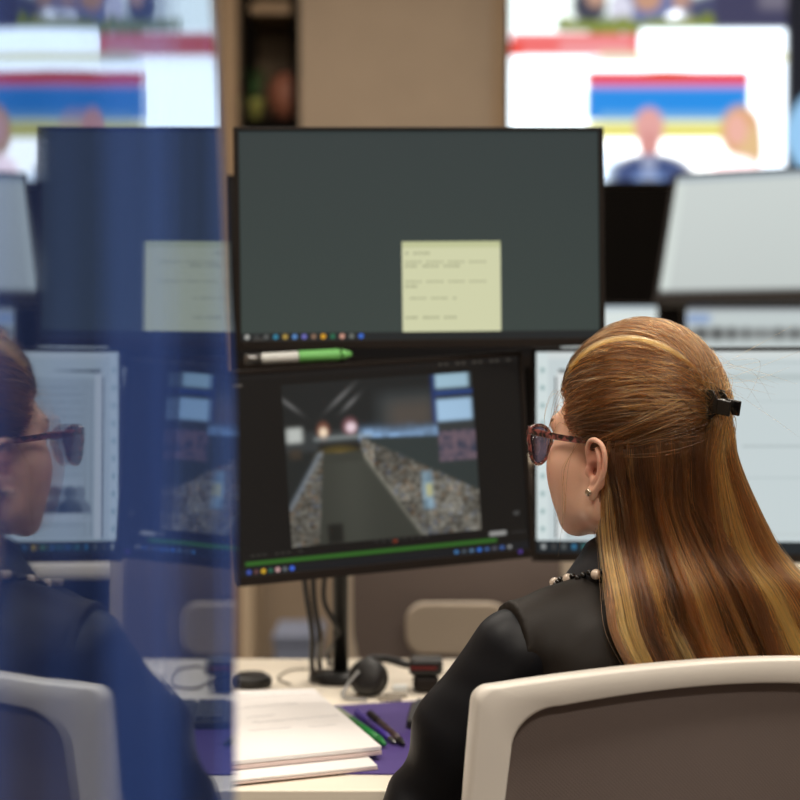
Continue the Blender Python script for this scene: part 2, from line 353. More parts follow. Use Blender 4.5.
    for ax_ in (0, 1):
        for _ in range(7): p[:] = (np.roll(p, 1, ax_)+np.roll(p, -1, ax_)+p)/3
    p[:] = p*(.55+.75*noise(11, 9, 21)[..., None]*sh[..., None]+.45*(~sh)[..., None]) if 1 else p
    fx = np.clip(1.15-.5*((X-.5)**2+(Y-.5)**2), .6, 1.2)[..., None]
    img[inn] = (p*fx*.8)[inn]
    blob(img, U, V, .53, .895, .009, .009, (120, 50, 30), .8)
    for i in range(8): rect(img, U, V, .46+i*.025, .47+i*.025, .885, .893, (60, 60, 60), .8)
    for i in range(10): rect(img, U, V, .02+i*.02, .032+i*.02, .895, .905, (55, 55, 50), .8 if i % 4 else 0)
    rect(img, U, V, .86, .92, .895, .918, (150, 150, 148), .9, .008); rect(img, U, V, .95, .97, .80, .82, (80, 80, 80), .7); rect(img, U, V, .94, .99, .905, .912, (60, 60, 60), .7)
    rect(img, U, V, .02, .885, .930,   .950, (46, 96, 34), 1, .008)
    rect(img, U, V, 0, 1, .962, 1.01, (22, 24, 28))
    for i, c in enumerate([(60, 80, 160), (90, 60, 60), (200, 160, 40), (40, 90, 70), (190, 150, 150), (90, 95, 100), (60, 100, 210)]): blob(img, U, V, .03+i*.024, .982, .008, .012, c)
    for i, c in enumerate([(60, 110, 160), (70, 80, 90), (80, 110, 140), (50, 110, 200), (60, 90, 140), (80, 80, 90), (60, 90, 150), (130, 130, 130)]): blob(img, U, V, .74+i*.027, .982, .008, .010, c)
def f_right(img, U, V):
    img[:] = lin((202, 214, 216))
    rect(img, U, V, 0, 1, 0, .035, (214, 222, 222))
    rect(img, U, V, 0, .035, 0, .935, (214, 226, 226))
    for i in range(10): blob(img, U, V, .018, .09+i*.088, .007, .014, (140, 172, 172), .8); 
    rect(img, U, V, .055, .060, .12, .93, (60, 66, 72)); rect(img, U, V, .06, .085, .10, .93, (222, 228, 228))
    rect(img, U, V, .085, .30, .13, .93, (188, 200, 203)); rect(img, U, V, .095, .098, .14, .92, (150, 160, 165)); rect(img, U, V, .115, .117, .14, .92, (160, 168, 172))
    rect(img, U, V, .065, .10, .085, .105, (120, 128, 130)); rect(img, U, V, .10, .16, .088, .10, (110, 118, 120))
    for r in range(20):
        y = .17+r*.036
        if .62 < y < .82: continue
        for i in range(12):
            if (i*5+r*3) % 7: rect(img, U, V, .125+i*.013, .134+i*.013, y, y+.012, (150, 162, 168), .8)
    rect(img, U, V, .12, .235, .64, .83, (196, 206, 210))
    for (cx, c) in ((.132, (128, 138, 148)), (.162, (58, 70, 86))):
        blob(img, U, V, cx, .70, .019, .036, c, 1, .15)
        kb_ = (((U-cx)/.040)**2+((V-.81)/.085)**2 < 1) & (V < .80); img[kb_] = lin(c)
    rect(img, U, V, .085, .3, .83, .84, (196, 206, 210))
    rect(img, U, V, .3, 1, .055, .06, (185, 198, 200)); rect(img, U, V, .3, 1, .11, .145, (186, 199, 200), .9)
    rect(img, U, V, .3, .305, .0, .93, (180, 190, 192)); rect(img, U, V, .62, 1, .245, .25, (190, 203, 205)); rect(img, U, V, .6, .82, .46, .475, (186, 198, 200)); rect(img, U, V, .6, .9, .62, .628, (190, 203, 205))
    rect(img, U, V, .3, 1, .9, .905, (180, 190, 190))
    taskbar(img, U, V, .94, [(160, 165, 165), (70, 70, 70), (90, 95, 95), (50, 120, 160), (60, 120, 120), (70, 110, 180), (60, 140, 110), (190, 160, 70)]+[(60, 110, 150)]*3, .02, .03, (26, 34, 40), .014)
def f_white(img, U, V):
    img[:] = lin((205, 214, 212)); img[:] *= (1.0-.10*V[..., None]); rect(img, U, V, 0, 1, 0, .045, (168, 182, 190)); rect(img, U, V, 0, 1, .97, 1.01, (120, 125, 125))
    rect(img, U, V, 0, .05, .045, .97, (212, 222, 218)); 
def f_farB(img, U, V):
    img[:] = lin((195, 205, 205)); rect(img, U, V, 0, 1, 0, .03, (150, 155, 160)); rect(img, U, V, .0, .12, .05, .13, (120, 150, 200), .8, .04); rect(img, U, V, .0, 1, .17, .27, (110, 112, 112), .8, .04)
    R = np.random.default_rng(5)
    for i in range(12): rect(img, U, V, .05+i*.08, .05+i*.08+R.random()*.06, .16, .28, (70, 72, 72), .8, .02)
    for i in range(8): rect(img, U, V, .05, .5+R.random()*.4, .35+i*.07, .37+i*.07, (150, 158, 158), .8)
def f_tv(img, U, V):
    px = 510+U*520; py = -113+V*295
    r = lambda a, b, c, d, col, al=1., s=5.: rect(img, px, py, a, b, c, d, col, al, s)
    e = lambda cx, cy, rx, ry, col, al=1., s=.35: blob(img, px, py, cx, cy, rx, ry, col, al, s)
    img[:] = lin((232, 246, 255))
    r(500, 735, -200, 26, (205, 216, 212)); r(500, 562, -200, 40, (215, 228, 226))
    for (x, y, rx, ry, c) in ((590, 4, 16, 20, (60, 62, 80)), (655, 6, 40, 22, (110, 120, 165)), (622, 8, 12, 16, (190, 190, 205)), (596, -6, 10, 12, (190, 150, 130)), (648, -4, 14, 14, (196, 150, 125)), (683, -2, 10, 12, (190, 150, 135)), (682, 20, 18, 12, (225, 230, 240)), (725, 10, 40, 18, (74, 78, 110)), (560, -40, 60, 30, (120, 130, 160)), (690, -60, 60, 30, (160, 170, 190))): e(x, y, rx, ry, c)
    R = np.random.default_rng(2)
    for i in range(60): e(562+i*2.9+R.random()*3, 22+R.random()*8-4*(i > 48), 6, 4+R.random()*4, [(120, 138, 50), (90, 118, 50), (160, 160, 40)][i % 3], .8, .8)
    r(715, 1100, -200, 30, (62, 62, 92)); r(760, 800, -10, 8, (130, 125, 140), .7, 10)
    r(500, 590, 30, 70, (226, 234, 238)); r(512, 640, 33, 54, (238, 110, 110)); r(505, 522, 42, 54, (235, 60, 40)); r(560, 632, 40, 52, (240, 170, 175), .7, 8)
    r(640, 788, 27, 52, (228, 240, 250)); r(600, 790, 52, 62, (232, 226, 170), .8, 8); r(590, 640, 56, 62, (180, 185, 190), .8, 5)
    r(512, 588, 66, 170, (238, 250, 255))
    r(588, 750, 72, 84, (232, 24, 30)); e(668, 76, 26, 5, (225, 60, 10), 1, .8); r(590, 750, 84, 90, (190, 100, 205), .9); r(588, 749, 88, 120, (30, 140, 228)); r(600, 745, 112, 122, (120, 180, 225), .8, 6)
    r(588, 752, 122, 140, (232, 222, 90), .9, 8); r(588, 752, 140, 176, (240, 242, 240)); r(752, 788, 62, 180, (226, 238, 250)); r(588, 620, 150, 182, (200, 225, 250), .7, 8)
    e(650, 128, 15, 20, (226, 165, 160)); e(650, 145, 10, 14, (215, 150, 145)); e(652, 176, 40, 20, (64, 82, 130)); e(650, 165, 8, 9, (150, 160, 190)); e(650, 182, 16, 10, (120, 150, 205)); e(650, 185, 10, 10, (170, 180, 205), .7)
    e(742, 132, 20, 26, (222, 170, 120)); e(752, 150, 12, 24, (226, 190, 140)); e(738, 130, 11, 16, (236, 180, 165)); e(738, 176, 26, 20, (238, 214, 216))
    r(788, 1100, -20, 300, (18, 22, 34)); r(788, 1100, -200, -20, (70, 70, 95)); e(860, 135, 72, 60, (150, 200, 240), 1, .08); e(880, 150, 30, 36, (220, 180, 160)); r(820, 1000, -10, 40, (60, 70, 110))
    k = np.clip((img.min(-1)-.45)/.3, 0, 1)[..., None]; img[:] *= .36+.64*k

# ------------------------------------------------------------------ back of the room
tvTL, tvBR = P(510, -113, 7.3), P(1030, 182, 7.3)
tv = monitor('wall_display', 'large bright wall display showing a colourful television news picture', corners=(P(508, -113, 7.28), P(1030, -113, 7.28), P(1030, 183, 7.28), P(508, 183, 7.28)), func=f_tv, strength=2.9, bez=(.008, .01, .01), res=(520, 300), cat='television', depth=.06)
pz = P(600, 186, 7.25).z
cb = thing('media_cabinet', 'black wooden cabinet under the bright wall display', 'cabinet', (P(505, 0, 7.2).x, 6.95, 0))
cw = 3.0; MB().box((cw/2, .2, (pz-.03)/2), (cw, .4, pz-.03)).build('body', M_darkwood, cb, bevel=.004)
for k in range(5):
    d = MB().box((.03+.3+k*.588, -.009, .86), (.57, .016, 1.6)).build('door', M_darkwood, cb, bevel=.003); MB().tube([(.03+.52+k*.588, -.03, .8), (.03+.52+k*.588, -.03, 1.0)], .006, 8).build('handle', M_blackm, d)
# shelf unit inside the niche
sx0, sx1 = XA+.02, XB-.02
sw = sx1-sx0
sh = thing('shelf_unit', 'dark shelf unit in the recess left of the beige wall', 'shelf', ((sx0+sx1)/2, Y1+.30, 0))
for x in (-sw/2+.012, sw/2-.012): MB().box((x, 0, 1.6), (.024, .35, 3.2)).build('side_panel', M_darkwood, sh)
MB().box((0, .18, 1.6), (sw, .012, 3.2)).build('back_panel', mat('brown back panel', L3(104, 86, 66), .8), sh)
shelfz = [.08, .6, 1.1, 1.6, P(270, 126, Y1+.25).z, P(270, 20, Y1+.4).z, 3.15]
for z in shelfz: MB().box((0, 0, z), (sw-.05, .34, .03 if z < 2.7 else .045)).build('shelf_board', M_trim if z > 2.6 else M_darkwood, sh)
z0 = shelfz[4]+.016
vx = P(287, 110, Y1+.22).x
vs = thing('round_vase', 'reddish brown rounded vase beside the green plant on the dark shelf', 'vase', (vx, Y1+.22, z0))
MB().lathe([(.03, 0), (.05, .01), (.075, .06), (.085, .11), (.072, .16), (.045, .19), (.035, .2), (.04, .205)]).build('vase_body', M_terra, vs, smooth=True)
MB().lathe([(.036, .2), (.044, .206), (.044, .214), (.034, .216)]).build('rim', M_mauve, vs, smooth=True)
pl = thing('potted_plant', 'small green and yellow plant in a pot on the dark shelf', 'plant', (P(252, 110, Y1+.22).x, Y1+.22, z0))
MB().lathe([(.035, 0), (.05, .08), (.055, .085), (.05, .09)]).build('pot', M_yell, pl, smooth=True)
lf = MB()
for i in range(46):
    a = random.random()*6.28; r0 = .01+random.random()*.05; h = .09+random.random()*.13; c = Vector((r0*math.cos(a), r0*math.sin(a), h)); u = Vector((math.cos(a), math.sin(a), random.uniform(-.4, .8))).normalized()*.028; s_ = u.cross(Vector((0, 0, 1))).normalized()*.014; n_ = u.cross(s_).normalized()*.003
    lf.add([c-u, c+s_+n_, c+u, c-s_+n_, c-n_], [(0, 1, 2), (0, 2, 3), (0, 4, 1), (1, 4, 2), (2, 4, 3), (3, 4, 0)])
    lf.tube([(0, 0, .08), c-u], .0015, 4)
lf.build('foliage', M_leaf, pl)
# storage box
bx = thing('storage_box', 'pale blue grey storage box on the floor beyond the desk', 'box', (P(290, 640, 5.6).x+.03, 5.6, 0))
MB().box((0, 0, .19), (.14, .3, .38)).build('box_body', M_blue, bx, bevel=.008); MB().box((0, 0, .395), (.15, .31, .03)).build('lid', M_blue, bx, bevel=.006)
# tall tan cupboard seen under the monitors at left
cp = thing('tall_cupboard', 'tan cupboard with a pale door edge standing at the back wall', 'cupboard', (P(240, 600, 6.8).x-.02, 6.95, 0))
MB().box((-.45, .2, .62), (.9, .38, 1.2)).build('cupboard_body', mat('tan laminate', L3(170, 140, 104), .6), cp, bevel=.004)
MB().box((.03, .2, .62), (.05, .4, 1.24)).build('side_panel', mat('pale tan laminate', L3(205, 184, 156), .6), cp, bevel=.004)
MB().box((-.45, -.01, .62), (.86, .02, 1.12)).build('cupboard_door', mat('tan laminate door', L3(176, 146, 110), .6), cp, bevel=.004)

# ------------------------------------------------------------------ far desk and its monitors (upper right)
def vesa(t, H, z=0):
    pass
FY = 4.6
fd = thing('far_desk', 'white desk at the far right carrying three monitors', 'desk', (1.35, 4.85, 0))
MB().prism(rrect(2.6, .8, .02), .03).build('desk_top', M_desk, fd, bevel=.003).location = (0, 0, .71)
for sx in (-1.2, 1.2):
    for sy in (-.33, .33): MB().box((sx, sy, .355), (.05, .05, .71)).build('leg', M_metal, fd)
fu = monitor('monitor', 'tilted grey monitor with a blank pale screen, upper far right', loc=P(773, 234, 4.52), rot=(math.radians(-22), 0, math.radians(-30)), W=.585, H=.37, func=f_white, strength=.92, bez=(.012, .010, .028), res=(80, 50))
fa = monitor('monitor', 'far monitor with a bright screen edge just above the woman’s head', corners=(P(541, 303, 4.6), P(660, 303, 4.6), P(660, 426, 4.6), P(541, 426, 4.6)), func=f_white, strength=1.15, bez=(.008, .008, .014), res=(60, 40))
fb = monitor('monitor', 'far monitor with rows of icons below the tilted pale monitor', corners=(P(683, 305, 4.6), P(890, 305, 4.6), P(890, 430, 4.6), P(683, 430, 4.6)), func=f_farB, strength=.98, bez=(.008, .008, .014), res=(160, 90))
for (o, nm, lb) in ((fa, 1, 'black stand holding the far monitor above the woman’s head'), (fb, 2, 'black pole stand holding the two far monitors at right')):
    x = o.location.x; top = 1.55 if nm == 2 else o.location.z+.02
    st = thing('monitor_stand', lb, 'monitor stand', (x, 4.78, .7405))
    MB().lathe([(.11, 0), (.11, .008), (.02, .014)]).build('base_plate', M_blackm, st, smooth=True); MB().tube([(0, 0, .01), (0, 0, top-.74)], .017).build('pole', M_blackm, st, smooth=True)
    MB().box((0, -.05, o.location.z-.74), (.04, .08, .04)).build('mount', M_blackm, st)
    if nm == 2: MB().tube([(0, 0, .79), (0.02, -.02, .83), (fu.location.x-x+.03, fu.location.y-4.78+.09, fu.location.z-.7405+.0)], .014).build('arm', M_blackm, st, smooth=True)

# ------------------------------------------------------------------ main desk
DZ = .74; DF, DB = 2.14, 3.07
dk = thing('desk', 'white office desk the woman sits at', 'desk', (.45, (DF+DB)/2, 0))
MB().prism(rrect(2.2, DB-DF, .015), .028).build('desk_top', M_desk, dk, bevel=.003).location = (0, 0, DZ-.028)
for sx in (-1.0, 1.0):
    for sy in (-.40, .40): MB().box((sx, sy, .356), (.05, .05, .711)).build('leg', M_metal, dk)
MB().box((0, .40, .5), (1.94, .02, .3)).build('modesty_panel', M_desk, dk)
def onD(px, py): # point on the desk top
    Y = 2.5
    for _ in range(20):
        q = P(px, py, Y); Y *= (CAMZ-DZ)/(CAMZ-q.z)
    q = P(px, py, Y); return Vector((q.x, q.y, DZ))

up = monitor('monitor', 'large upper monitor with a dark teal desktop and a yellow note', corners=(P(234, 126, 2.67), P(605.5, 128, 2.72), P(603, 345, 2.72), P(235, 351, 2.67)), func=f_upper, strength=1.0, bez=(.008, .006, .013), res=(560, 340))
MB().prism(rrect(.016, .005, .002), .0006, Matrix.Rotation(math.pi/2, 4, 'X')).build('maker_mark', M_key, up).location = (-.245, -.004, -.150)
lo = monitor('monitor', 'lower black monitor showing a shop aisle camera picture', corners=(P(229, 372, 2.62), P(528, 350, 2.74), P(529, 558, 2.74), P(229, 587, 2.62)), func=f_cctv, strength=1.0, bez=(.007, .007, .014), res=(620, 400))
MB().lathe([(.0035, 0), (.004, .001), (.003, .002)], n=12, M=Matrix.Rotation(math.pi/2, 4, 'X')).build('status_light', M_violet, lo).location = (.207, -.003, -.147)
ri = monitor('monitor', 'monitor with a pale document screen behind the woman’s head', corners=(P(531, 347, 2.85), P(886, 347, 2.80), P(888, 563, 2.80), P(532, 562, 2.85)), func=f_right, strength=.94, bez=(.008, .007, .014), res=(600, 360))
# monitor behind (other side of the desk), a sliver at the left edge
# arms
px_ = P(340, 600, 2.84).x
ar = thing('monitor_pole', 'black pole with arms carrying the two stacked monitors', 'monitor arm', (px_, 2.86, DZ))
MB().lathe([(.05, .0005), (.05, .012), (.02, .018)]).build('clamp_base', M_blackm, ar, smooth=True)
MB().tube([(0, 0, .012), (0, 0, up.location.z-DZ+.08)], .0125).build('pole', M_blackm, ar, smooth=True)
for o in (up, lo):
    v = o.location-Vector((px_, 2.86, DZ)); n_ = o.rotation_euler.to_matrix() @ Vector((0, 1, 0)); e = v+n_*.055
    MB().tube([(0, 0, v.z), (e.x*.5, e.y*.6+.01, v.z), tuple(e)], .012).build('arm', M_blackm, ar, smooth=True)
    MB().tube([(0, 0, v.z-.03), (0, 0, v.z+.03)], .026).build('collar', M_blackm, ar, smooth=True)
rp = thing('monitor_pole', 'black pole carrying the document monitor behind the woman', 'monitor arm', (ri.location.x, 2.96, DZ))
MB().lathe([(.05, .0005), (.05, .012), (.02, .018)]).build('clamp_base', M_blackm, rp, smooth=True); MB().tube([(0, 0, .012), (0, 0, ri.location.z-DZ+.05)], .0165).build('pole', M_blackm, rp, smooth=True)
MB().tube([(0, 0, ri.location.z-DZ), (0, -.075, ri.location.z-DZ)], .014).build('arm', M_blackm, rp, smooth=True)
# opposite-side screen whose black edge shows left of the upper monitor
ob = monitor('monitor', 'black monitor of the opposite desk hidden behind the upper monitor', corners=(P(227, 176, 3.06), P(560, 172, 3.12), P(560, 368, 3.12), P(228, 371, 3.06)), func=lambda i, U, V: i.__setitem__(slice(None), lin((14, 12, 12))), strength=1, bez=(.006, .006, .02), res=(6, 6), depth=.02)
MB().tube([(-.11, -.004, .02), (-.125, -.19, .03)], .014).build('mount_arm', M_blackm, ob, smooth=True)
# marker lying on the lower monitor
a = P(253, 359, 2.655); b = P(352, 354, 2.675); dv = (b-a); L = dv.length
mk_ = thing('marker_pen', 'white and green marker pen lying on the lower monitor', 'pen', a, Vector((1, 0, 0)).rotation_difference(dv.normalized()).to_euler())
MB().tube([(.012, 0, 0), (L*.46, 0, 0)], .0085).build('barrel', M_white, mk_, bevel=.002, smooth=True); MB().tube([(L*.46, 0, 0), (L*.88, 0, 0)], .0092).build('cap', M_limegreen, mk_, bevel=.002, smooth=True)
MB().tube([(L*.9, 0, 0), (L*1.0, 0, 0)], [.0085, .003]).build('tip', M_limegreen, mk_, smooth=True); MB().tube([(0-.012, 0, 0), (.012, 0, 0)], .0078).build('end_plug', M_metal, mk_, smooth=True)

# desk mat, notebooks, pens
q = [onD(150, 772), onD(440, 776), onD(452, 700), onD(190, 716)]
ctr = (q[0]+q[1]+q[2]+q[3])/4
mt = MB().prism([(v.x-ctr.x, v.y-ctr.y) for v in q], .002).build('desk_mat', M_purple, loc=(ctr.x, ctr.y, DZ+.0005)); tag(mt, 'purple mat lying on the white desk under the notebook', 'desk mat')
MT = DZ+.0028
def pad(name, label, q, z, th, cover):
    c = sum(q, Vector())/4; t = thing(name, label, 'notebook', (c.x, c.y, z)); poly = [(v.x-c.x, v.y-c.y) for v in q]
    for k in range(2):
        s = 1-.004*k; MB().prism([(x*s, y*s) for x, y in poly], th*.42).build('page_block' if k else 'cover', M_paper if k else cover, t, bevel=.0006).location = (0, 0, th*.5*k)
    return t, poly, c
pk = mat('pinkish pad', L3(225, 205, 200), .8)
nq2 = [onD(188, 792), onD(378, 772), onD(318, 712), onD(170, 716)]
pad('notebook', 'lower notebook of the two under the white pad', nq2, MT, .006, pk)
nq = [onD(180, 783), onD(382, 762), onD(314, 702), onD(165, 706)]
t2, poly2, c2 = pad('notepad', 'open white notepad with faint handwriting on top of the pile', nq, MT+.0065, .012, pk)
ex = Vector(poly2[1])-Vector(poly2[0]); ey = Vector(poly2[3])-Vector(poly2[0]); o0 = Vector(poly2[0]); M_ink = mat('faint ink', L3(190, 188, 190), .8)
for (r0, c0, c1) in ((.86, .35, .8), (.80, .4, .9), (.66, .35, .72), (.52, .4, .56), (.44, .42, .9), (.34, .38, .62), (.32, .7, .85)):
    pp = [o0+ex*c+ey*(r0+random.uniform(-.008, .008)) for c in np.arange(c0, c1, .012)]
    MB().tube([(p.x, p.y, 0) for p in pp], .0005, 5).build('handwriting', M_ink, t2).location = (0, 0, .0112)
def pen(name, label, a, b, r, cols, z=MT):
    A = onD(*a); B = onD(*b); A.z = B.z = z+r; d = B-A; L = d.length
    t = thing(name, label, 'pen', A, Vector((1, 0, 0)).rotation_difference(d.normalized()).to_euler())
    MB().tube([(0, 0, 0), (L*.3, 0, 0)], r*1.06, 12).build('cap', cols[0], t, smooth=True, bevel=.0005); MB().tube([(L*.3, 0, 0), (L*.88, 0, 0)], r, 12).build('barrel', cols[1], t, smooth=True); MB().tube([(L*.88, 0, 0), (L, 0, 0)], [r, r*.4], 12).build('tip', cols[2], t, smooth=True)
    MB().box((L*.17, 0, r*.9), (L*.2, r*.5, r*.4)).build('clip', cols[0], t, bevel=.0004)
M_pensil = mat('pale green grey', L3(150, 160, 140), .4)
pen('highlighter', 'green and grey highlighter pen, nearest the notepad', (338, 717), (385, 751), .0060, (M_pensil, M_green, M_green))
pen('pen', 'violet pen between the highlighter and the dark pen', (357, 717), (395, 748), .0042, (M_violet, M_violet, M_metal))
pen('pen', 'dark brown pen, the rightmost of the three on the mat', (370, 719), (404, 750), .005, (M_bezel, mat('dark brown barrel', L3(70, 52, 50), .3), M_black))
pen('pen', 'small dark pen on the mat, left of the notepad', (176, 752), (222, 742), .0045, (M_black, M_black, M_black))
# keyboard
kc = onD(525, 722); kb = thing('keyboard', 'dark grey keyboard on the desk in front of the woman', 'keyboard', (kc.x+.035, kc.y, DZ+.001), (0, 0, math.radians(-3)))
MB().box((0, 0, .007), (.40, .14, .012)).build('case', M_black, kb, bevel=.003); k0 = None
for r in range(5):
    for c in range(16):
        if r == 4 and 4 <= c <= 8:
            if c == 4: MB().box((-.181+.0241*6, -.052, .016), (.115, .019, .006)).build('space_bar', M_key, kb, bevel=.001)
            continue
        if k0 is None: k0 = MB().box((0, 0, 0), (.0195, .0195, .006)).build('key', M_key, kb, bevel=.001); o = k0
        else: o = k0.copy(); C.objects.link(o); o.parent = kb
        o.location = (-.181+.0241*c, .052-.026*r, .016)
# computer mouse
mc = (.42, 2.47); ms = thing('computer_mouse', 'black computer mouse to the right of the keyboard', 'mouse', (*mc, DZ+.0005))
MB().lathe([(.026, 0), (.030, .006), (.030, .014), (.024, .026), (.012, .032), (.002, .034)]).build('mouse_body', M_black, ms, smooth=True).scale = (1, 1.75, 1)
MB().tube([(-.003, .03, .032), (.003, .03, .032)], .006, 12).build('scroll_wheel', M_key, ms, smooth=True)
# round puck with cable
pc = onD(250, 689)
pk_ = thing('speaker_puck', 'flat black round desk speaker next to the partition edge', 'speaker', pc+Vector((0, .02, .0005)))
MB().lathe([(.030, 0), (.033, .004), (.033, .012), (.028, .018), (.012, .020)]).build('puck_body', M_black, pk_, smooth=True); MB().lathe([(.024, .0185), (.022, .021), (.004, .0215)]).build('grille', M_bezel, pk_, smooth=True)
def cable(name, label, pts, r=.0022, m=None, z=True):
    P3 = crom(pts, 10); c = Vector(P3[0]); o = MB().tube([Vector(p)-c for p in P3], r, 8).build(name, m or M_black, smooth=True, loc=c); return tag(o, label, 'cable')
wcab = mat('grey cable', L3(150, 142, 130), .5)
g = lambda px, py, r=.0025: tuple(onD(px, py)+Vector((0, 0, r+.0005)))
cable('cable', 'pale grey thin cable looping over the desk between puck and pole', [g(290, 686), g(278, 680), g(290, 672), g(312, 671), g(322, 676), g(318, 686)], .0018, wcab)
cable('cable', 'pale grey cable looping on the desk behind the woman’s arm', [g(446, 676), g(462, 668), g(485, 672), g(484, 686), g(462, 690), g(444, 684)], .0022, wcab)
for k, (x, lb) in enumerate(((311, 'thick black cable hanging straight below the monitors, leftmost'), (318, 'black cable hanging next to the leftmost one'), (328, 'black cable curving towards the monitor pole'))):
    e = onD(x+1, 680-k*5); top = P(x-9+k*4, 560, 2.78)
    cable('hanging_cable', lb, [tuple(top), tuple(P(x-4, 600, 2.8)), tuple(P(x+(10 if k == 2 else 1), 632, 2.82)), (e.x, e.y, DZ+.03), (e.x+.002, e.y, DZ+.0052)], [.0045, .0045, .004][k], M_black)
# headset
hz = DZ+.001
ha, hb = onD(367, 697), onD(426, 694)
hs = thing('headset', 'black headset with round ear cups lying on the desk', 'headphones', (ha.x, ha.y, hz))
MR = Matrix.Rotation(math.radians(78), 4, 'X') @ Matrix.Identity(4)
def cup(c, rz, nm):
    M = Matrix.Rotation(rz, 4, 'Z') @ Matrix.Rotation(math.radians(74), 4, 'X')
    o = MB().lathe([(.020, -.012), (.027, -.009), (.028, 0), (.026, .008), (.016, .012)], c=c, M=M).build('ear_cup', M_black, hs, smooth=True)
    MB().lathe([(.010, .0), (.028, -.001), (.030, -.010), (.027, -.018), (.014, -.020)], c=Vector(c)+(M.to_3x3() @ Vector((0, 0, -.012))), M=M).build('ear_pad', M_bezel, o, smooth=True)
cup((0, 0, .030), math.radians(-8), '')
b_ = Vector((hb.x-ha.x, hb.y-ha.y+.02, .0))
o = MB().box((b_.x, b_.y, .040), (.052, .05, .024)).build('ear_cup', M_black, hs, bevel=.006, seg=4); MB().box((b_.x, b_.y, .0135), (.040, .045, .025)).build('ear_pad', M_bezel, o, bevel=.008, seg=4)
MB().box((b_.x-.004, b_.y-.024, .040), (.040, .006, .004)).build('stripe', M_red, o)
MB().tube(crom([(0, .012, .052), (.005, .04, .050), (.03, .07, .045), (.06, .08, .035), (b_.x, .07, .035), (b_.x, b_.y, .040)], 8), .006, 10).build('headband', M_black, hs, smooth=True)
MB().tube(crom([(-.012, -.01, .04), (-.03, -.02, .02), (-.034, -.035, .005), (.0, -.05, .004)], 8), .0025, 8).build('microphone', M_metal, hs, smooth=True)
MB().tube(crom([(.03, -.01, .003), (.05, -.03, .003), (.045, -.045, .003), (.02, -.03, .003), (.03, .0, .003), (.06, -.01, .003)], 8), .003, 8).build('cord', wcab, hs, smooth=True)
MB().box((.050, .005, .012), (.022, .012, .010)).build('clip', M_white, hs, bevel=.002)

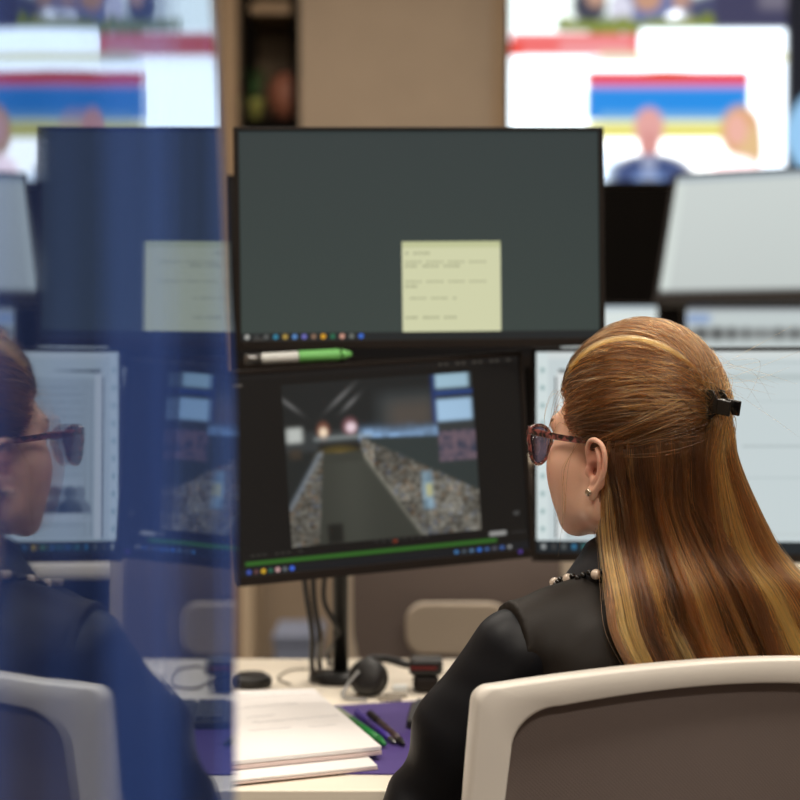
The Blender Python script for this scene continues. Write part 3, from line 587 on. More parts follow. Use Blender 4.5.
# ------------------------------------------------------------------ office chairs
def office_chair(label, loc, yaw, mframe, lumbar=False, zt=.93):
    """local: backrest rear face towards -Y, faces +Y; origin on the floor under the backrest centre"""
    t = thing('office_chair', label, 'office chair', (loc[0], loc[1], 0), (0, 0, yaw)); t['_z'] = zt; del t['_z']
    Wd = .255; zb = .56
    def depth(a): return -.035+1.0*(a*a)*.9*1.0      # concave towards the sitter: edges come forward
    def outer(s):    # loop parameter list of (a,z) both outlines
        return None
    def loop(hw, top, bot, arch, r, n=10):
        pts = []
        N = 26
        # top edge from right to left with arch
        def zt_(a): return top-arch*(a/hw)**2
        cs = [(hw-r, zt_(hw-r)-r), ]
        # right top corner
        out = []
        for k in range(n+1):
            th = math.pi/2*k/n; out.append((hw-r+r*math.cos(th), zt_(hw-r)-r+r*math.sin(th)))
        for k in range(1, N): a = (hw-r)-(2*(hw-r))*k/N; out.append((a, zt_(a)))
        for k in range(n+1):
            th = math.pi/2+math.pi/2*k/n; out.append((-hw+r+r*math.cos(th), zt_(hw-r)-r+r*math.sin(th)))
        hb = hw*1.0
        for k in range(1, 12): f = k/12; out.append((-hw-.008*math.sin(f*math.pi*.8)+.0*f, zt_(hw-r)-r-(zt_(hw-r)-r-bot-r)*f))
        for k in range(n+1):
            th = math.pi+math.pi/2*k/n; out.append((-hb+r+r*math.cos(th), bot+r+r*math.sin(th)))
        for k in range(1, 12): out.append((-(hb-r)+2*(hb-r)*k/12, bot))
        for k in range(n+1):
            th = 1.5*math.pi+math.pi/2*k/n; out.append((hb-r+r*math.cos(th), bot+r+r*math.sin(th)))
        for k in range(1, 12): f = 1-k/12; out.append((hw+.008*math.sin(f*math.pi*.8), zt_(hw-r)-r-(zt_(hw-r)-r-bot-r)*f))
        return out
    O = loop(Wd-.012, zt, zb, .024, .018); I = loop(Wd-.045, zt-.025, zb+.04, .026, .048)
    def lean(z): return -(z-zb)*.06
    n = len(O); V = []; Fs = []
    rings = [(O, .0, .5), (O, -.012, 1), (None, -.017, 0), (I, -.013, 1), (I, .010, 1), (O, .010, 1)]
    def pt(p, d): return (p[0], depth(p[0])+lean(p[1])+d, p[1])
    prof = [(0.0, .008), (0.0, -.011), (.05, -.0145), (.10, -.0155), (.5, -.0158), (.9, -.0155), (.96, -.0145), (1.0, -.011), (1.0, .010), (.5, .013)]
    for (f, d) in prof:
        for i in range(n):
            p = (O[i][0]*(1-f)+I[i][0]*f, O[i][1]*(1-f)+I[i][1]*f); V.append(pt(p, d))
    m_ = len(prof)
    for j in range(m_):
        for i in range(n): Fs.append((j*n+i, j*n+(i+1) % n, ((j+1) % m_)*n+(i+1) % n, ((j+1) % m_)*n+i))
    fr = mk('back_frame', V, Fs, mframe, t, True)
    # mesh panel
    cx, cz = 0, (zt+zb)/2; V = []; Fs = []; K = 12
    for side, d in ((0, -.001), (1, .004)):
        for j in range(K+1):
            f = j/K
            for i in range(n):
                a_, z_ = I[i]; a_ *= 1.02; z_ = cz+(z_-cz)*1.02; V.append(pt((a_*f, cz+(z_-cz)*f), d))
        base = side*(K+1)*n
        for j in range(K):
            for i in range(n):
                qd = (base+j*n+i, base+j*n+(i+1) % n, base+(j+1)*n+(i+1) % n, base+(j+1)*n+i); Fs.append(qd if side == 0 else qd[::-1])
    mk('mesh_back', V, Fs, M_meshfab, t, True)
    if lumbar: MB().prism(rrect(.215, .11, .04), .02, Matrix.Rotation(math.pi/2, 4, 'X')).build('lumbar_support', mframe, t, bevel=.006, seg=3).location = (0, .02, .69)
    MB().tube([(0, -.03, .60), (0, -.05, .50), (0, .02, .415), (0, .12, .40)], [.022, .026, .028, .028]).build('back_spine', mframe, t, smooth=True)
    MB().prism(rrect(.48, .44, .07), .05).build('seat', mat('dark seat fabric', L3(52, 46, 44), .9), t, bevel=.015, seg=3).location = (0, .27, .405)
    MB().box((0, .25, .385), (.22, .22, .05)).build('mechanism', M_black, t, bevel=.008)
    MB().tube([(0, .25, .10), (0, .25, .37)], .025).build('gas_lift', M_blackm, t, smooth=True)
    for k in range(5):
        a = 2*math.pi*k/5+.3; e = (.29*math.cos(a), .25+.29*math.sin(a)); MB().tube([(0, .25, .11), (e[0], e[1], .075)], [.026, .016]).build('base_leg', mframe, t, smooth=True)
        MB().lathe([(.02, -.02), (.028, -.016), (.028, .016), (.02, .02)], c=(e[0], e[1], .0285), M=Matrix.Rotation(math.pi/2, 4, 'Y') @ Matrix.Rotation(0, 4, 'Z')).build('caster', M_black, t, smooth=True)
    for s in (-1, 1):
        ap = MB().tube(crom([(s*.16, .25, .40), (s*.29, .25, .42), (s*.30, .25, .52), (s*.30, .25, .60)], 6), .014).build('armrest_post', M_black, t, smooth=True)
        MB().prism(rrect(.07, .22, .03), .025).build('armrest', M_black, t, bevel=.006).location = (s*.30, .26, .60)
    return t
YAWC = math.radians(19)
office_chair('cream-framed office chair with brown mesh back that the woman sits on', (.303, 1.905), YAWC, M_cream, zt=.946)
oc = P(457, 600, 3.75)
office_chair('blurred beige office chair facing the camera behind the far side of the desk', (oc.x, 3.75), math.radians(180), M_cream2, lumbar=2, zt=1.06)

# ------------------------------------------------------------------ the woman
M_skin = bpy.data.materials.new('skin'); M_skin.use_nodes = True
_b = M_skin.node_tree.nodes['Principled BSDF']; _a = M_skin.node_tree.nodes.new('ShaderNodeAttribute'); _a.attribute_name = 'Col'
M_skin.node_tree.links.new(_a.outputs['Color'], _b.inputs['Base Color']); _b.inputs['Roughness'].default_value = .5
_b.inputs['Subsurface Weight'].default_value = .25; _b.inputs['Subsurface Radius'].default_value = (.008, .003, .0015); _b.inputs['Subsurface Scale'].default_value = 1
_n = M_skin.node_tree.nodes.new('ShaderNodeTexNoise'); _n.inputs['Scale'].default_value = 500; _bp = M_skin.node_tree.nodes.new('ShaderNodeBump'); _bp.inputs['Strength'].default_value = .06; _bp.inputs['Distance'].default_value = .002
_t = M_skin.node_tree.nodes.new('ShaderNodeTexCoord'); M_skin.node_tree.links.new(_t.outputs['Object'], _n.inputs['Vector']); M_skin.node_tree.links.new(_n.outputs[0], _bp.inputs['Height']); M_skin.node_tree.links.new(_bp.outputs[0], _b.inputs['Normal'])

HO = np.array(P(634, 464, 2.06)); HS = 1.03
_h = math.radians(90-7.3-33.5); Fx = np.array([-math.sin(_h), math.cos(_h), 0]); Fx /= np.linalg.norm(Fx); Lx = np.array([-Fx[1], Fx[0], 0]); Zx = np.array([0, 0, 1.])
tp_ = math.radians(9); Fp = Fx*math.cos(tp_)+Zx*math.sin(tp_); Up = -Fx*math.sin(tp_)+Zx*math.cos(tp_)
RH = np.stack([Fp, Lx, Up], 1)       # local (u,s,z) -> world
def h2w(p): return (np.asarray(p, float)*HS) @ RH.T + HO
def w2h(p): return ((np.asarray(p, float)-HO) @ RH)/HS
PSI = math.radians(22); TF = np.array([-math.sin(PSI), math.cos(PSI), 0]); TL_ = np.array([-math.cos(PSI), -math.sin(PSI), 0]); TO = np.array([.300, 2.090, 0])
RT = np.stack([TF, TL_, Zx], 1)
def t2w(p): return np.asarray(p, float) @ RT.T + TO
def w2t(p): return (np.asarray(p, float)-TO) @ RT
neckb_h = w2h(t2w((-.02, 0, .985)))
CR_C, CR_R = (.003, 0, .046), (.089, .073, .084)
def f_head(p):
    s = np.abs(p[..., 1]); q = np.stack([p[..., 0], s, p[..., 2]], -1).astype(np.float32)
    d = ell(q, CR_C, CR_R)
    d = smin(d, ell(q, (.036, 0, -.006), (.056, .061, .074)), .02)
    d = smin(d, ell(q, (.062, 0, -.078), (.018, .020, .014)), .022)
    d = smin(d, cap(q, (.004, .051, -.046), (.052, .024, -.074), .013), .025)
    d = smin(d, cap(q, (.006, .054, -.015), (.004, .051, -.048), .014), .02)
    d = smin(d, ell(q, (.053, .043, -.012), (.027, .027, .032)), .02); d = smin(d, ell(q, (.045, .036, -.043), (.025, .024, .030)), .02)
    d = smin(d, cap(q, (.082, 0, .034), (.080, .040, .032), .010), .014)        # brow
    d = smax(d, -ell(q, (.097, .032, .014), (.016, .018, .011)), .012)          # eye socket
    d = smin(d, ell(q, (.074, .031, .012), (.012, .0135, .012)), .003)          # eye
    d = smin(d, cap(q, (.074, .020, .019), (.075, .042, .018), .0055), .004)    # upper lid
    d = smin(d, cap(q, (.088, 0, .020), (.101, 0, -.018), .006, .0082), .010)   # nose
    d = smin(d, ell(q, (.093, .010, -.024), (.011, .0075, .007)), .006)
    d = smax(d, -ell(q, (.095, .0065, -.031), (.004, .0028, .004)), .003)
    d = smin(d, cap(q, (.0885, 0, -.047), (.079, .021, -.050), .0052, .003), .005)  # lips
    d = smin(d, cap(q, (.0870, 0, -.055), (.078, .019, -.052), .0058, .003), .004)
    # neck
    d = smin(d, cap(q, (-.020, 0, -.045), (neckb_h[0], 0, neckb_h[2]), .047, .050), .02)
    # ears
    e = 1e3; q0 = q; q = q+np.array([.005, 0, .005], np.float32)
    ec = np.array([.004, .071, .0])
    helix = [(.014, .072, .004), (.016, .077, .018), (.012, .083, .031), (.002, .087, .036), (-.009, .088, .031), (-.014, .087, .017), (-.012, .084, .0), (-.005, .080, -.014), (.002, .077, -.022)]
    hx = crom(helix, 3)
    for i in range(len(hx)-1): e = np.minimum(e, cap(q, hx[i], hx[i+1], .0030))
    anti = crom([(.000, .083, .026), (-.006, .084, .014), (-.005, .081, -.001), (.002, .078, -.010)], 3)
    for i in range(len(anti)-1): e = smin(e, cap(q, anti[i], anti[i+1], .0030), .002)
    pl_ = ell(q, (-.001, .0765, .008), (.0145, .0042, .028)); pl_ = smax(pl_, -ell(q, (.003, .083, .001), (.0085, .0085, .011)), .003)
    e = smin(e, pl_, .0035); e = smin(e, ell(q, (.005, .0755, -.024), (.0075, .0042, .0085)), .004)      # lobe
    e = smin(e, ell(q, (.0125, .0765, -.001), (.004, .004, .006)), .003)                               # tragus
    e = smin(e, cap(q, (-.002, .064, .015), (-.002, .062, -.006), .010), .008)
    d = smin(d, e, .004)
    d = smax(d, -cap(q, (.004, .060, -.001), (.004, .080, .0), .0034), .003)
    return d
V, Q = surface_nets(f_head, (-.125, -.105, neckb_h[2]-.01), (.13, .105, .145), .0019)
# colour
def skin_col(Vh):
    base = lin((238, 190, 163)); c = np.tile(base, (len(Vh), 1)); s = np.abs(Vh[:, 1])
    def g(cx, cs, cz, r, col, a):
        k = np.exp(-(((Vh[:, 0]-cx)**2+(s-cs)**2+(Vh[:, 2]-cz)**2)/r**2))[:, None]*a; c[:] = c*(1-k)+lin(col)*k
    g(.07, .045, -.02, .025, (222, 130, 105), .5); g(.0, .080, .008, .022, (220, 128, 104), .55); g(.004, .075, .0, .007, (120, 50, 36), .8); g(.002, .075, .012, .006, (150, 70, 52), .5)
    lp = (Vh[:, 0] > .074) & (Vh[:, 2] < -.042) & (Vh[:, 2] > -.061) & (s < .022); c[lp] = lin((186, 90, 84))
    ey = (((Vh[:, 0]-.074)/.014)**2+((s-.031)/.0145)**2+((Vh[:, 2]-.0115)/.0065)**2 < 1) & (Vh[:, 0] > .080); c[ey] = lin((225, 218, 212)); ir = ey & ((s-.032)**2+(Vh[:, 2]-.012)**2 < .0052**2); c[ir] = lin((70, 90, 100))
    br = (np.abs(Vh[:, 2]-(.036-.1*(s-.03)**2*40)) < .0032) & (s > .014) & (s < .05) & (Vh[:, 0] > .06); c[br] = lin((105, 70, 45))
    return c
parts = [(h2w(V), Q, skin_col(V))]
# hands, arms: a loose skin body below the clothes
SHL = t2w((-.007, .160, .940)); ELL = np.array([.026, 2.045, .732]); WRL = np.array([.115, 2.290, .800])
SHR = t2w((-.007, -.160, .940)); ELR = np.array([.565, 2.16, .735]); WRR = np.array([.435, 2.375, .795])
def f_bodycore(p):
    q = ((p-TO.astype(np.float32)) @ RT.astype(np.float32))
    d = ell(q, (0, 0, .86), (.095, .14, .15)); d = smin(d, ell(q, (0, 0, .67), (.085, .12, .15)), .05); d = smin(d, ell(q, (.02, 0, .53), (.10, .15, .075)), .05)
    d = smin(d, cap(q, (-.005, -.14, .94), (-.005, .14, .94), .036), .03); d = smin(d, cap(q, (-.02, 0, .94), (-.02, 0, 1.02), .046), .02)
    for (a_, b_, c_) in ((SHL, ELL, WRL), (SHR, ELR, WRR)):
        d = smin(d, cap(p, a_, b_, .040, .033), .02); d = smin(d, cap(p, b_, c_, .033, .023), .01)
    for s in (-1, 1):
        d = smin(d, cap(q, (.04, s*.09, .525), (.42, s*.10, .53), .062, .046), .03); d = smin(d, cap(q, (.42, s*.10, .53), (.38, s*.10, .10), .044, .032), .01)
        d = smin(d, cap(q, (.38, s*.10, .06), (.50, s*.11, .04), .03, .025), .01)
    return d
V, Q = surface_nets(f_bodycore, (-.12, 1.90, -.0), (.72, 2.62, 1.03), .008)
parts.append((V, Q, np.tile(lin((238, 190, 163)), (len(V), 1))))
def hand(wr, direction, side):
    """palm down, fingers curled onto the keys / mouse"""
    d = np.array(direction, float); d[2] = 0; d /= np.linalg.norm(d); lat = np.array([-d[1], d[0], 0])*(1 if side == 'L' else -1)  # lat: away from the thumb
    W = np.asarray(wr, float)
    def L(f, l, z): return W+d*f+lat*l+Zx*z
    segs = [(L(-.05, 0, .0), L(.01, 0, 0), .023, .022)]
    for l, ln, z in ((-.027, .046, .0), (-.009, .052, .001), (.009, .048, 0), (.026, .040, -.003)):
        k = L(.085+(.004 if abs(l) < .02 else 0), l, .004+z); segs.append((L(.015, l*.5, 0), k, .015, .0105))
        m1 = k+d*ln*.75+Zx*(-.006); m2 = m1+d*ln*.40+Zx*(-.015); m3 = m2+d*ln*.22+Zx*(-.016)
        segs += [(k, m1, .0092, .0082), (m1, m2, .0082, .0075), (m2, m3, .0075, .0062)]
    t0 = L(.02, -.018, -.004); t1 = L(.050, -.044, -.010); t2 = L(.078, -.048, -.014); t3 = L(.098, -.042, -.018)
    segs += [(t0, t1, .014, .011), (t1, t2, .0105, .0092), (t2, t3, .009, .0072)]
    def f(p):
        e = cap(p, *segs[0])
        for i, s_ in enumerate(segs[1:]): e = smin(e, cap(p, *s_), .006 if (s_[2] > .0095) else .0015)
        return e
    allp = np.array([s_[0] for s_ in segs]+[s_[1] for s_ in segs]); return surface_nets(f, allp.min(0)-.03, allp.max(0)+.03, .0022)
for (wr, dr, sd) in ((WRL, (.25, 1, 0), 'L'), (WRR, (-.15, 1, 0), 'R')):
    V, Q = hand(wr, dr, sd); parts.append((V, Q, np.tile(lin((238, 190, 163)), (len(V), 1))))
BASE = np.array([TO[0], TO[1], 0.0])
off = 0; Vs = []; Qs = []; Cs = []
for (v, q_, c_) in parts: Vs.append(v); Qs.append(q_+off); Cs.append(c_); off += len(v)
body = fastmesh('person', np.concatenate(Vs), np.concatenate(Qs), M_skin, base=BASE); body.location = BASE; setcol(body, np.concatenate(Cs))
tag(body, 'seated woman in a black satin blouse with long half-up blonde-brown hair, seen from behind', 'person')
def child(name, V, Q, m, par=None): return fastmesh(name, V, Q, m, par or body, base=BASE if par is None else BASE)
# blouse
M_blouse = mat('black satin', L3(33, 28, 24), .56, spec=.26, bump=.10, bscale=9, var=.15, vscale=4, stretch=(1, 1, .35))
M_sleeve = mat('blue black satin', L3(17, 18, 23), .50, spec=.30, bump=.14, bscale=9, var=.15, vscale=4, stretch=(1.3, 1.3, .4))
def wrinkle(p, amp):
    x, y, z = p[..., 0], p[..., 1], p[..., 2]
    return amp*(np.sin(38*x+22*z+6*np.sin(9*y+11*z))*.5+np.sin(24*z-46*x+4*np.sin(17*x+13*z))*.35+np.sin(70*z+31*x+5*np.sin(21*z))*.2)
def f_blouse(p):
    q = ((p-TO.astype(np.float32)) @ RT.astype(np.float32)); s = np.abs(q[..., 1]); m = np.stack([q[..., 0], s, q[..., 2]], -1)
    d = ell(m, (0, 0, .84), (.108, .172, .19)); d = smin(d, ell(m, (0, 0, .65), (.105, .145, .17)), .06)
    d = smin(d, ell(m, (.075, .07, .85), (.05, .06, .055)), .03)
    d = smin(d, cap(m, (-.012, 0, .945), (-.010, .186, .938), .056, .048), .04)
    d = smin(d, cap(m, (-.02, 0, .968), (-.016, .13, .956), .048, .037), .03)
    d = smin(d, ell(m, (-.072, .09, .87), (.038, .075, .10)), .04)      # shoulder blade
    d = d+wrinkle(p, .0016)
    nk = cap(m, (-.018, 0, .93), (-.012, 0, 1.12), .049, .052); d = smax(d, -nk, .006)
    d = smax(d, s-(.197-.10*np.clip(.93-q[..., 2], 0, .2)), .003)
    return smax(d, .50-p[..., 2], .01)
V, Q = surface_nets(f_blouse, (.05, 1.92, .48), (.56, 2.28, 1.07), .0045); bl = child('blouse', V, Q, M_blouse)
def sleeve(SH, EL, WR, sgn):
    sh2 = np.array(SH)+TL_*sgn*.026+np.array([0, 0, -.010]); mid = sh2*.55+EL*.45+TL_*sgn*.015
    def f(p):
        d = cap(p, sh2-np.array([0, 0, .004]), mid, .0512, .046); d = smin(d, cap(p, mid, EL, .045, .045), .03); d = smin(d, cap(p, EL, (EL+WR)/2, .047, .040), .02); d = smin(d, cap(p, (EL+WR)/2, WR, .040, .030), .02)
        x, y, z = p[..., 0], p[..., 1], p[..., 2]
        d = d+.0022*np.sin(48*z+30*x*sgn+3*np.sin(20*x))*(.3+np.clip((.93-z)*5, 0, 1))+wrinkle(p, .0012)+.003*np.clip((.80-z)*12, 0, 1)*np.sin(90*z+60*y+3*np.sin(30*x))
        q = (p-TO.astype(np.float32)) @ RT.astype(np.float32)
        d = smax(d, .150+np.clip((.93-q[..., 2]), 0, 1)*-.12-(q[..., 1]*sgn), .003)
        e = (EL-WR)/np.linalg.norm(EL-WR); return smax(d, -((p-WR.astype(np.float32)) @ e.astype(np.float32))+.004, .003)
    A = np.array([SH, EL, WR]); return surface_nets(f, A.min(0)-.075, A.max(0)+.075, .0040)
for (a_, b_, c_, sg) in ((SHL, ELL, WRL, 1), (SHR, ELR, WRR, -1)):
    V, Q = sleeve(a_, b_, c_, sg); sl = child('sleeve', V, Q, M_sleeve, bl)
    dd = (c_-b_)/np.linalg.norm(c_-b_); MB().tube([Vector(c_-dd*.018-BASE), Vector(c_+dd*.012-BASE)], [.0315, .030], 24).build('cuff', M_sleeve, bl, bevel=.004, smooth=True)
# seam lines, collar, beads
ncw = lambda a, l, z: t2w((a, l, z))
def ring(z, r, a0, a1, n=30, ca=-.014, el=1.0, zf=0.0):
    return [ncw(ca+r*el*math.cos(t), .018+r*math.sin(t), z+zf*math.cos(t)) for t in np.linspace(math.radians(a0), math.radians(a1), n)]
V = []; Fq = []; n = 56
prof = [(.098, .992), (.096, 1.000), (.083, 1.018), (.0690, 1.038), (.0640, 1.047), (.0600, 1.043), (.0670, 1.022), (.085, .985)]
CX_ = .012
for (r, z) in prof: V += [v-BASE for v in ring(z, r, 24, 336, n, CX_, 1.0, -.026)]
for j in range(len(prof)):
    for i in range(n-1): Fq.append((j*n+i, j*n+i+1, ((j+1) % len(prof))*n+i+1, ((j+1) % len(prof))*n+i))
Fq += [tuple(j*n for j in range(len(prof))), tuple(j*n+n-1 for j in range(len(prof)-1, -1, -1))]
co = mk('collar', V, Fq, mat('navy black collar', L3(26, 27, 34), .5, bump=.05, bscale=60), bl, True)
M_pearl = mat('pearl', L3(225, 205, 185), .18, spec=.8, coat=.6); M_bead = mat('black bead', L3(16, 14, 14), .15, spec=.9); M_gold = mat('pale gold', L3(220, 205, 185), .25, metal=1)
k = 0
for t in np.linspace(math.radians(35), math.radians(325), 58):
    c = ncw(CX_+(.0990)*math.cos(t), .018+.0990*math.sin(t), 1.002-.026*math.cos(t)+.002*math.sin(k*2.1))-BASE; big = k % 5 == 2
    r = .0062 if big else .0036
    MB().lathe([(r*math.sin(x), r*math.cos(x)*-1) for x in np.linspace(.05, math.pi-.05, 9)], c=tuple(c), n=14).build('pearl' if big else 'bead', M_pearl if big else M_bead, co, smooth=True)
    k += 1
# trousers and shoes
def f_trou(p):
    q = ((p-TO.astype(np.float32)) @ RT.astype(np.float32)); s = np.abs(q[..., 1]); m = np.stack([q[..., 0], s, q[..., 2]], -1)
    d = ell(m, (.02, 0, .535), (.125, .165, .085)); d = smin(d, cap(m, (.05, .088, .53), (.42, .10, .53), .073, .056), .04); d = smin(d, cap(m, (.42, .10, .53), (.38, .10, .10), .054, .048), .02)
    return smax(d+wrinkle(p, .002), .09-p[..., 2], .005)
V, Q = surface_nets(f_trou, (-.15, 1.9, .05), (.75, 2.66, .66), .008); child('trousers', V, Q, mat('black trousers', L3(22, 22, 24), .8))
for s in (-1, 1):
    def f_sh(p):
        q = ((p-TO.astype(np.float32)) @ RT.astype(np.float32)); d = cap(q, (.36, s*.10, .045), (.52, s*.115, .032), .038, .034); d = smin(d, cap(q, (.375, s*.10, .05), (.375, s*.10, .09), .038), .02); return smax(d, .0005-p[..., 2], .004)
    c = t2w((.44, s*.11, .05)); V, Q = surface_nets(f_sh, c-.17, c+.17, .006); child('shoe', V, Q, mat('black shoe', L3(18, 17, 17), .4))
# earring
ep = h2w((.000, .0812, -.0275)); MB().lathe([(.0008, 0), (.0040, .0006), (.0042, .0016), (.0022, .0026)], c=tuple(ep-BASE), n=16, M=Matrix(((Fp[0], Up[0], Lx[0]), (Fp[1], Up[1], Lx[1]), (Fp[2], Up[2], Lx[2]))).to_4x4()).build('earring', M_gold, body, smooth=True)

# ------------------------------------------------------------------ glasses (own thing, resting on nose and ears)
gl = thing('eyeglasses', 'dark red tortoiseshell eyeglasses worn by the woman', 'glasses', Vector(h2w((.09, 0, .015))))
GB = np.array(gl.location)
def tort():
    m = mat('tortoiseshell', L3(92, 40, 38), .18, spec=.7, coat=.5); nt = m.node_tree; n = nt.nodes.new('ShaderNodeTexNoise'); n.inputs['Scale'].default_value = 160; n.inputs['Detail'].default_value = 3
    r = nt.nodes.new('ShaderNodeValToRGB'); r.color_ramp.elements[0].position = .42; r.color_ramp.elements[1].position = .6; r.color_ramp.elements[0].color = (*L3(36, 22, 26), 1); r.color_ramp.elements[1].color = (*L3(150, 82, 78), 1)
    tc = nt.nodes.new('ShaderNodeTexCoord'); nt.links.new(tc.outputs['Object'], n.inputs['Vector']); nt.links.new(n.outputs[0], r.inputs[0]); nt.links.new(r.outputs[0], nt.nodes['Principled BSDF'].inputs['Base Color']); return m
M_tort = tort()
M_lens = bpy.data.materials.new('tinted lens'); M_lens.use_nodes = True; nt = M_lens.node_tree; nt.nodes.clear()
o_ = nt.nodes.new('ShaderNodeOutputMaterial'); mx = nt.nodes.new('ShaderNodeMixShader'); tr = nt.nodes.new('ShaderNodeBsdfTransparent'); gs = nt.nodes.new('ShaderNodeBsdfGlossy'); tr.inputs[0].default_value = (.42, .34, .38, 1); gs.inputs['Roughness'].default_value = .02; gs.inputs['Color'].default_value = (.6, .6, .65, 1)
mx.inputs[0].default_value = .12; nt.links.new(tr.outputs[0], mx.inputs[1]); nt.links.new(gs.outputs[0], mx.inputs[2]); nt.links.new(mx.outputs[0], o_.inputs[0])
def lensloop(sd, n=36, k=1.0):
    out = []
    for t in np.linspace(0, 2*math.pi, n, endpoint=False):
        c, s_ = math.cos(t), math.sin(t); e = .86
        a = .0290*k*np.sign(c)*abs(c)**e; b = .0215*k*np.sign(s_)*abs(s_)**e
        if s_ > 0: b *= .95+.18*(c > 0)*c       # cat-eye: higher at the outer corner
        else: a *= .86-.10*s_*s_; b *= 1.06
        l = .0365+a; out.append((.1095-3.4*(l-.01)**2*1.0 + (b)*.20, sd*l, .004+b))
    return out
for sd in (1, -1):
    Lp = lensloop(sd); pts = [Vector(h2w(p)-GB) for p in Lp]; pts.append(pts[0]); pts.append(pts[1])
    rm = MB().tube(pts, .0021, 8, cap=False).build('rim', M_tort, gl, smooth=True)
    inn = lensloop(sd, 36, .97); c = np.mean(inn, 0); V = [h2w(c+np.array([0.001, 0, 0]))-GB, h2w(c-np.array([0.0005, 0, 0]))-GB]+[h2w(p)-GB for p in inn]; N = 36
    mk('lens', V, [(0, 2+i, 2+(i+1) % N) for i in range(N)]+[(1, 2+(i+1) % N, 2+i) for i in range(N)], M_lens, gl, True)
    hinge = (.094, sd*.0715, .0220); tpth = crom([(.1025, sd*.0655, .0215), hinge, (.060, sd*.0735, .0225), (.030, sd*.0765, .0245), (.010, sd*.0775, .026), (-.010, sd*.0785, .022), (-.021, sd*.076, .004)], 6)
    V = []; Fq = []
    for i, p in enumerate(tpth):
        f = i/(len(tpth)-1); hh = .0042-.0018*f; ww = .0016
        for (a_, b_) in ((-1, -1), (1, -1), (1, 1), (-1, 1)): V.append(h2w((p[0], p[1]+a_*ww, p[2]+b_*hh))-GB)
    for i in range(len(tpth)-1):
        for k in range(4): Fq.append((i*4+k, i*4+(k+1) % 4, (i+1)*4+(k+1) % 4, (i+1)*4+k))
    Fq += [(0, 1, 2, 3), tuple(len(V)-4+k for k in (3, 2, 1, 0))]
    o = mk('temple', V, Fq, M_tort, gl); b = o.modifiers.new('bevel', 'BEVEL'); b.width = .0007; b.segments = 2
MB().tube([Vector(h2w(p)-GB) for p in crom([(.1080, -.010, .011), (.112, 0, .014), (.1080, .010, .011)], 5)], .0022, 8).build('bridge', M_tort, gl, smooth=True)

# ------------------------------------------------------------------ hair
M_hair = bpy.data.materials.new('hair strands'); M_hair.use_nodes = True; nt = M_hair.node_tree; nt.nodes.clear()
o_ = nt.nodes.new('ShaderNodeOutputMaterial'); hb_ = nt.nodes.new('ShaderNodeBsdfHairPrincipled'); hb_.model = 'CHIANG'; hb_.parametrization = 'COLOR'
at = nt.nodes.new('ShaderNodeAttribute'); at.attribute_name = 'haircol'; nt.links.new(at.outputs['Color'], hb_.inputs['Color'])
hb_.inputs['Roughness'].default_value = .27; hb_.inputs['Radial Roughness'].default_value = .45; hb_.inputs['Random Roughness'].default_value = .2; hb_.inputs['Coat'].default_value = .1
nt.links.new(hb_.outputs[0], o_.inputs[0])
M_haircore = mat('hair mass', L3(74, 46, 26), .55, spec=.4, bump=.4, bscale=60, var=.4, vscale=40, stretch=(3, 3, .2))
CL = np.array([-.089, .004, .084])       # clip, head space
def ndir(p):
    q = (np.asarray(p, float)-np.array(CR_C))/np.array(CR_R); return q/np.linalg.norm(q, axis=-1, keepdims=True)
def gline(z):   # hairline: u limit at height z
    return np.interp(z, [-.12, .012, .018, .030, .045, .062, .085, .105, .20], [-.012, -.012, .016, .042, .060, .070, .084, .092, .095])
NP = 18
strands = []; cols = []; rads = []
def slerp(a, b, t):
    om = math.acos(max(-1, min(1, float(a @ b)))); so = math.sin(om)
    if so < 1e-4: return np.outer(1-t, a)+np.outer(t, b)
    return np.outer(np.sin((1-t)*om)/so, a)+np.outer(np.sin(t*om)/so, b)
def hmix(k):
    dark = lin((44, 26, 14)); mid = lin((112, 67, 33)); gold = lin((232, 160, 82))
    return dark*(1-2*k)+mid*2*k if k < .5 else mid*(2-2*k)+gold*(2*k-1)
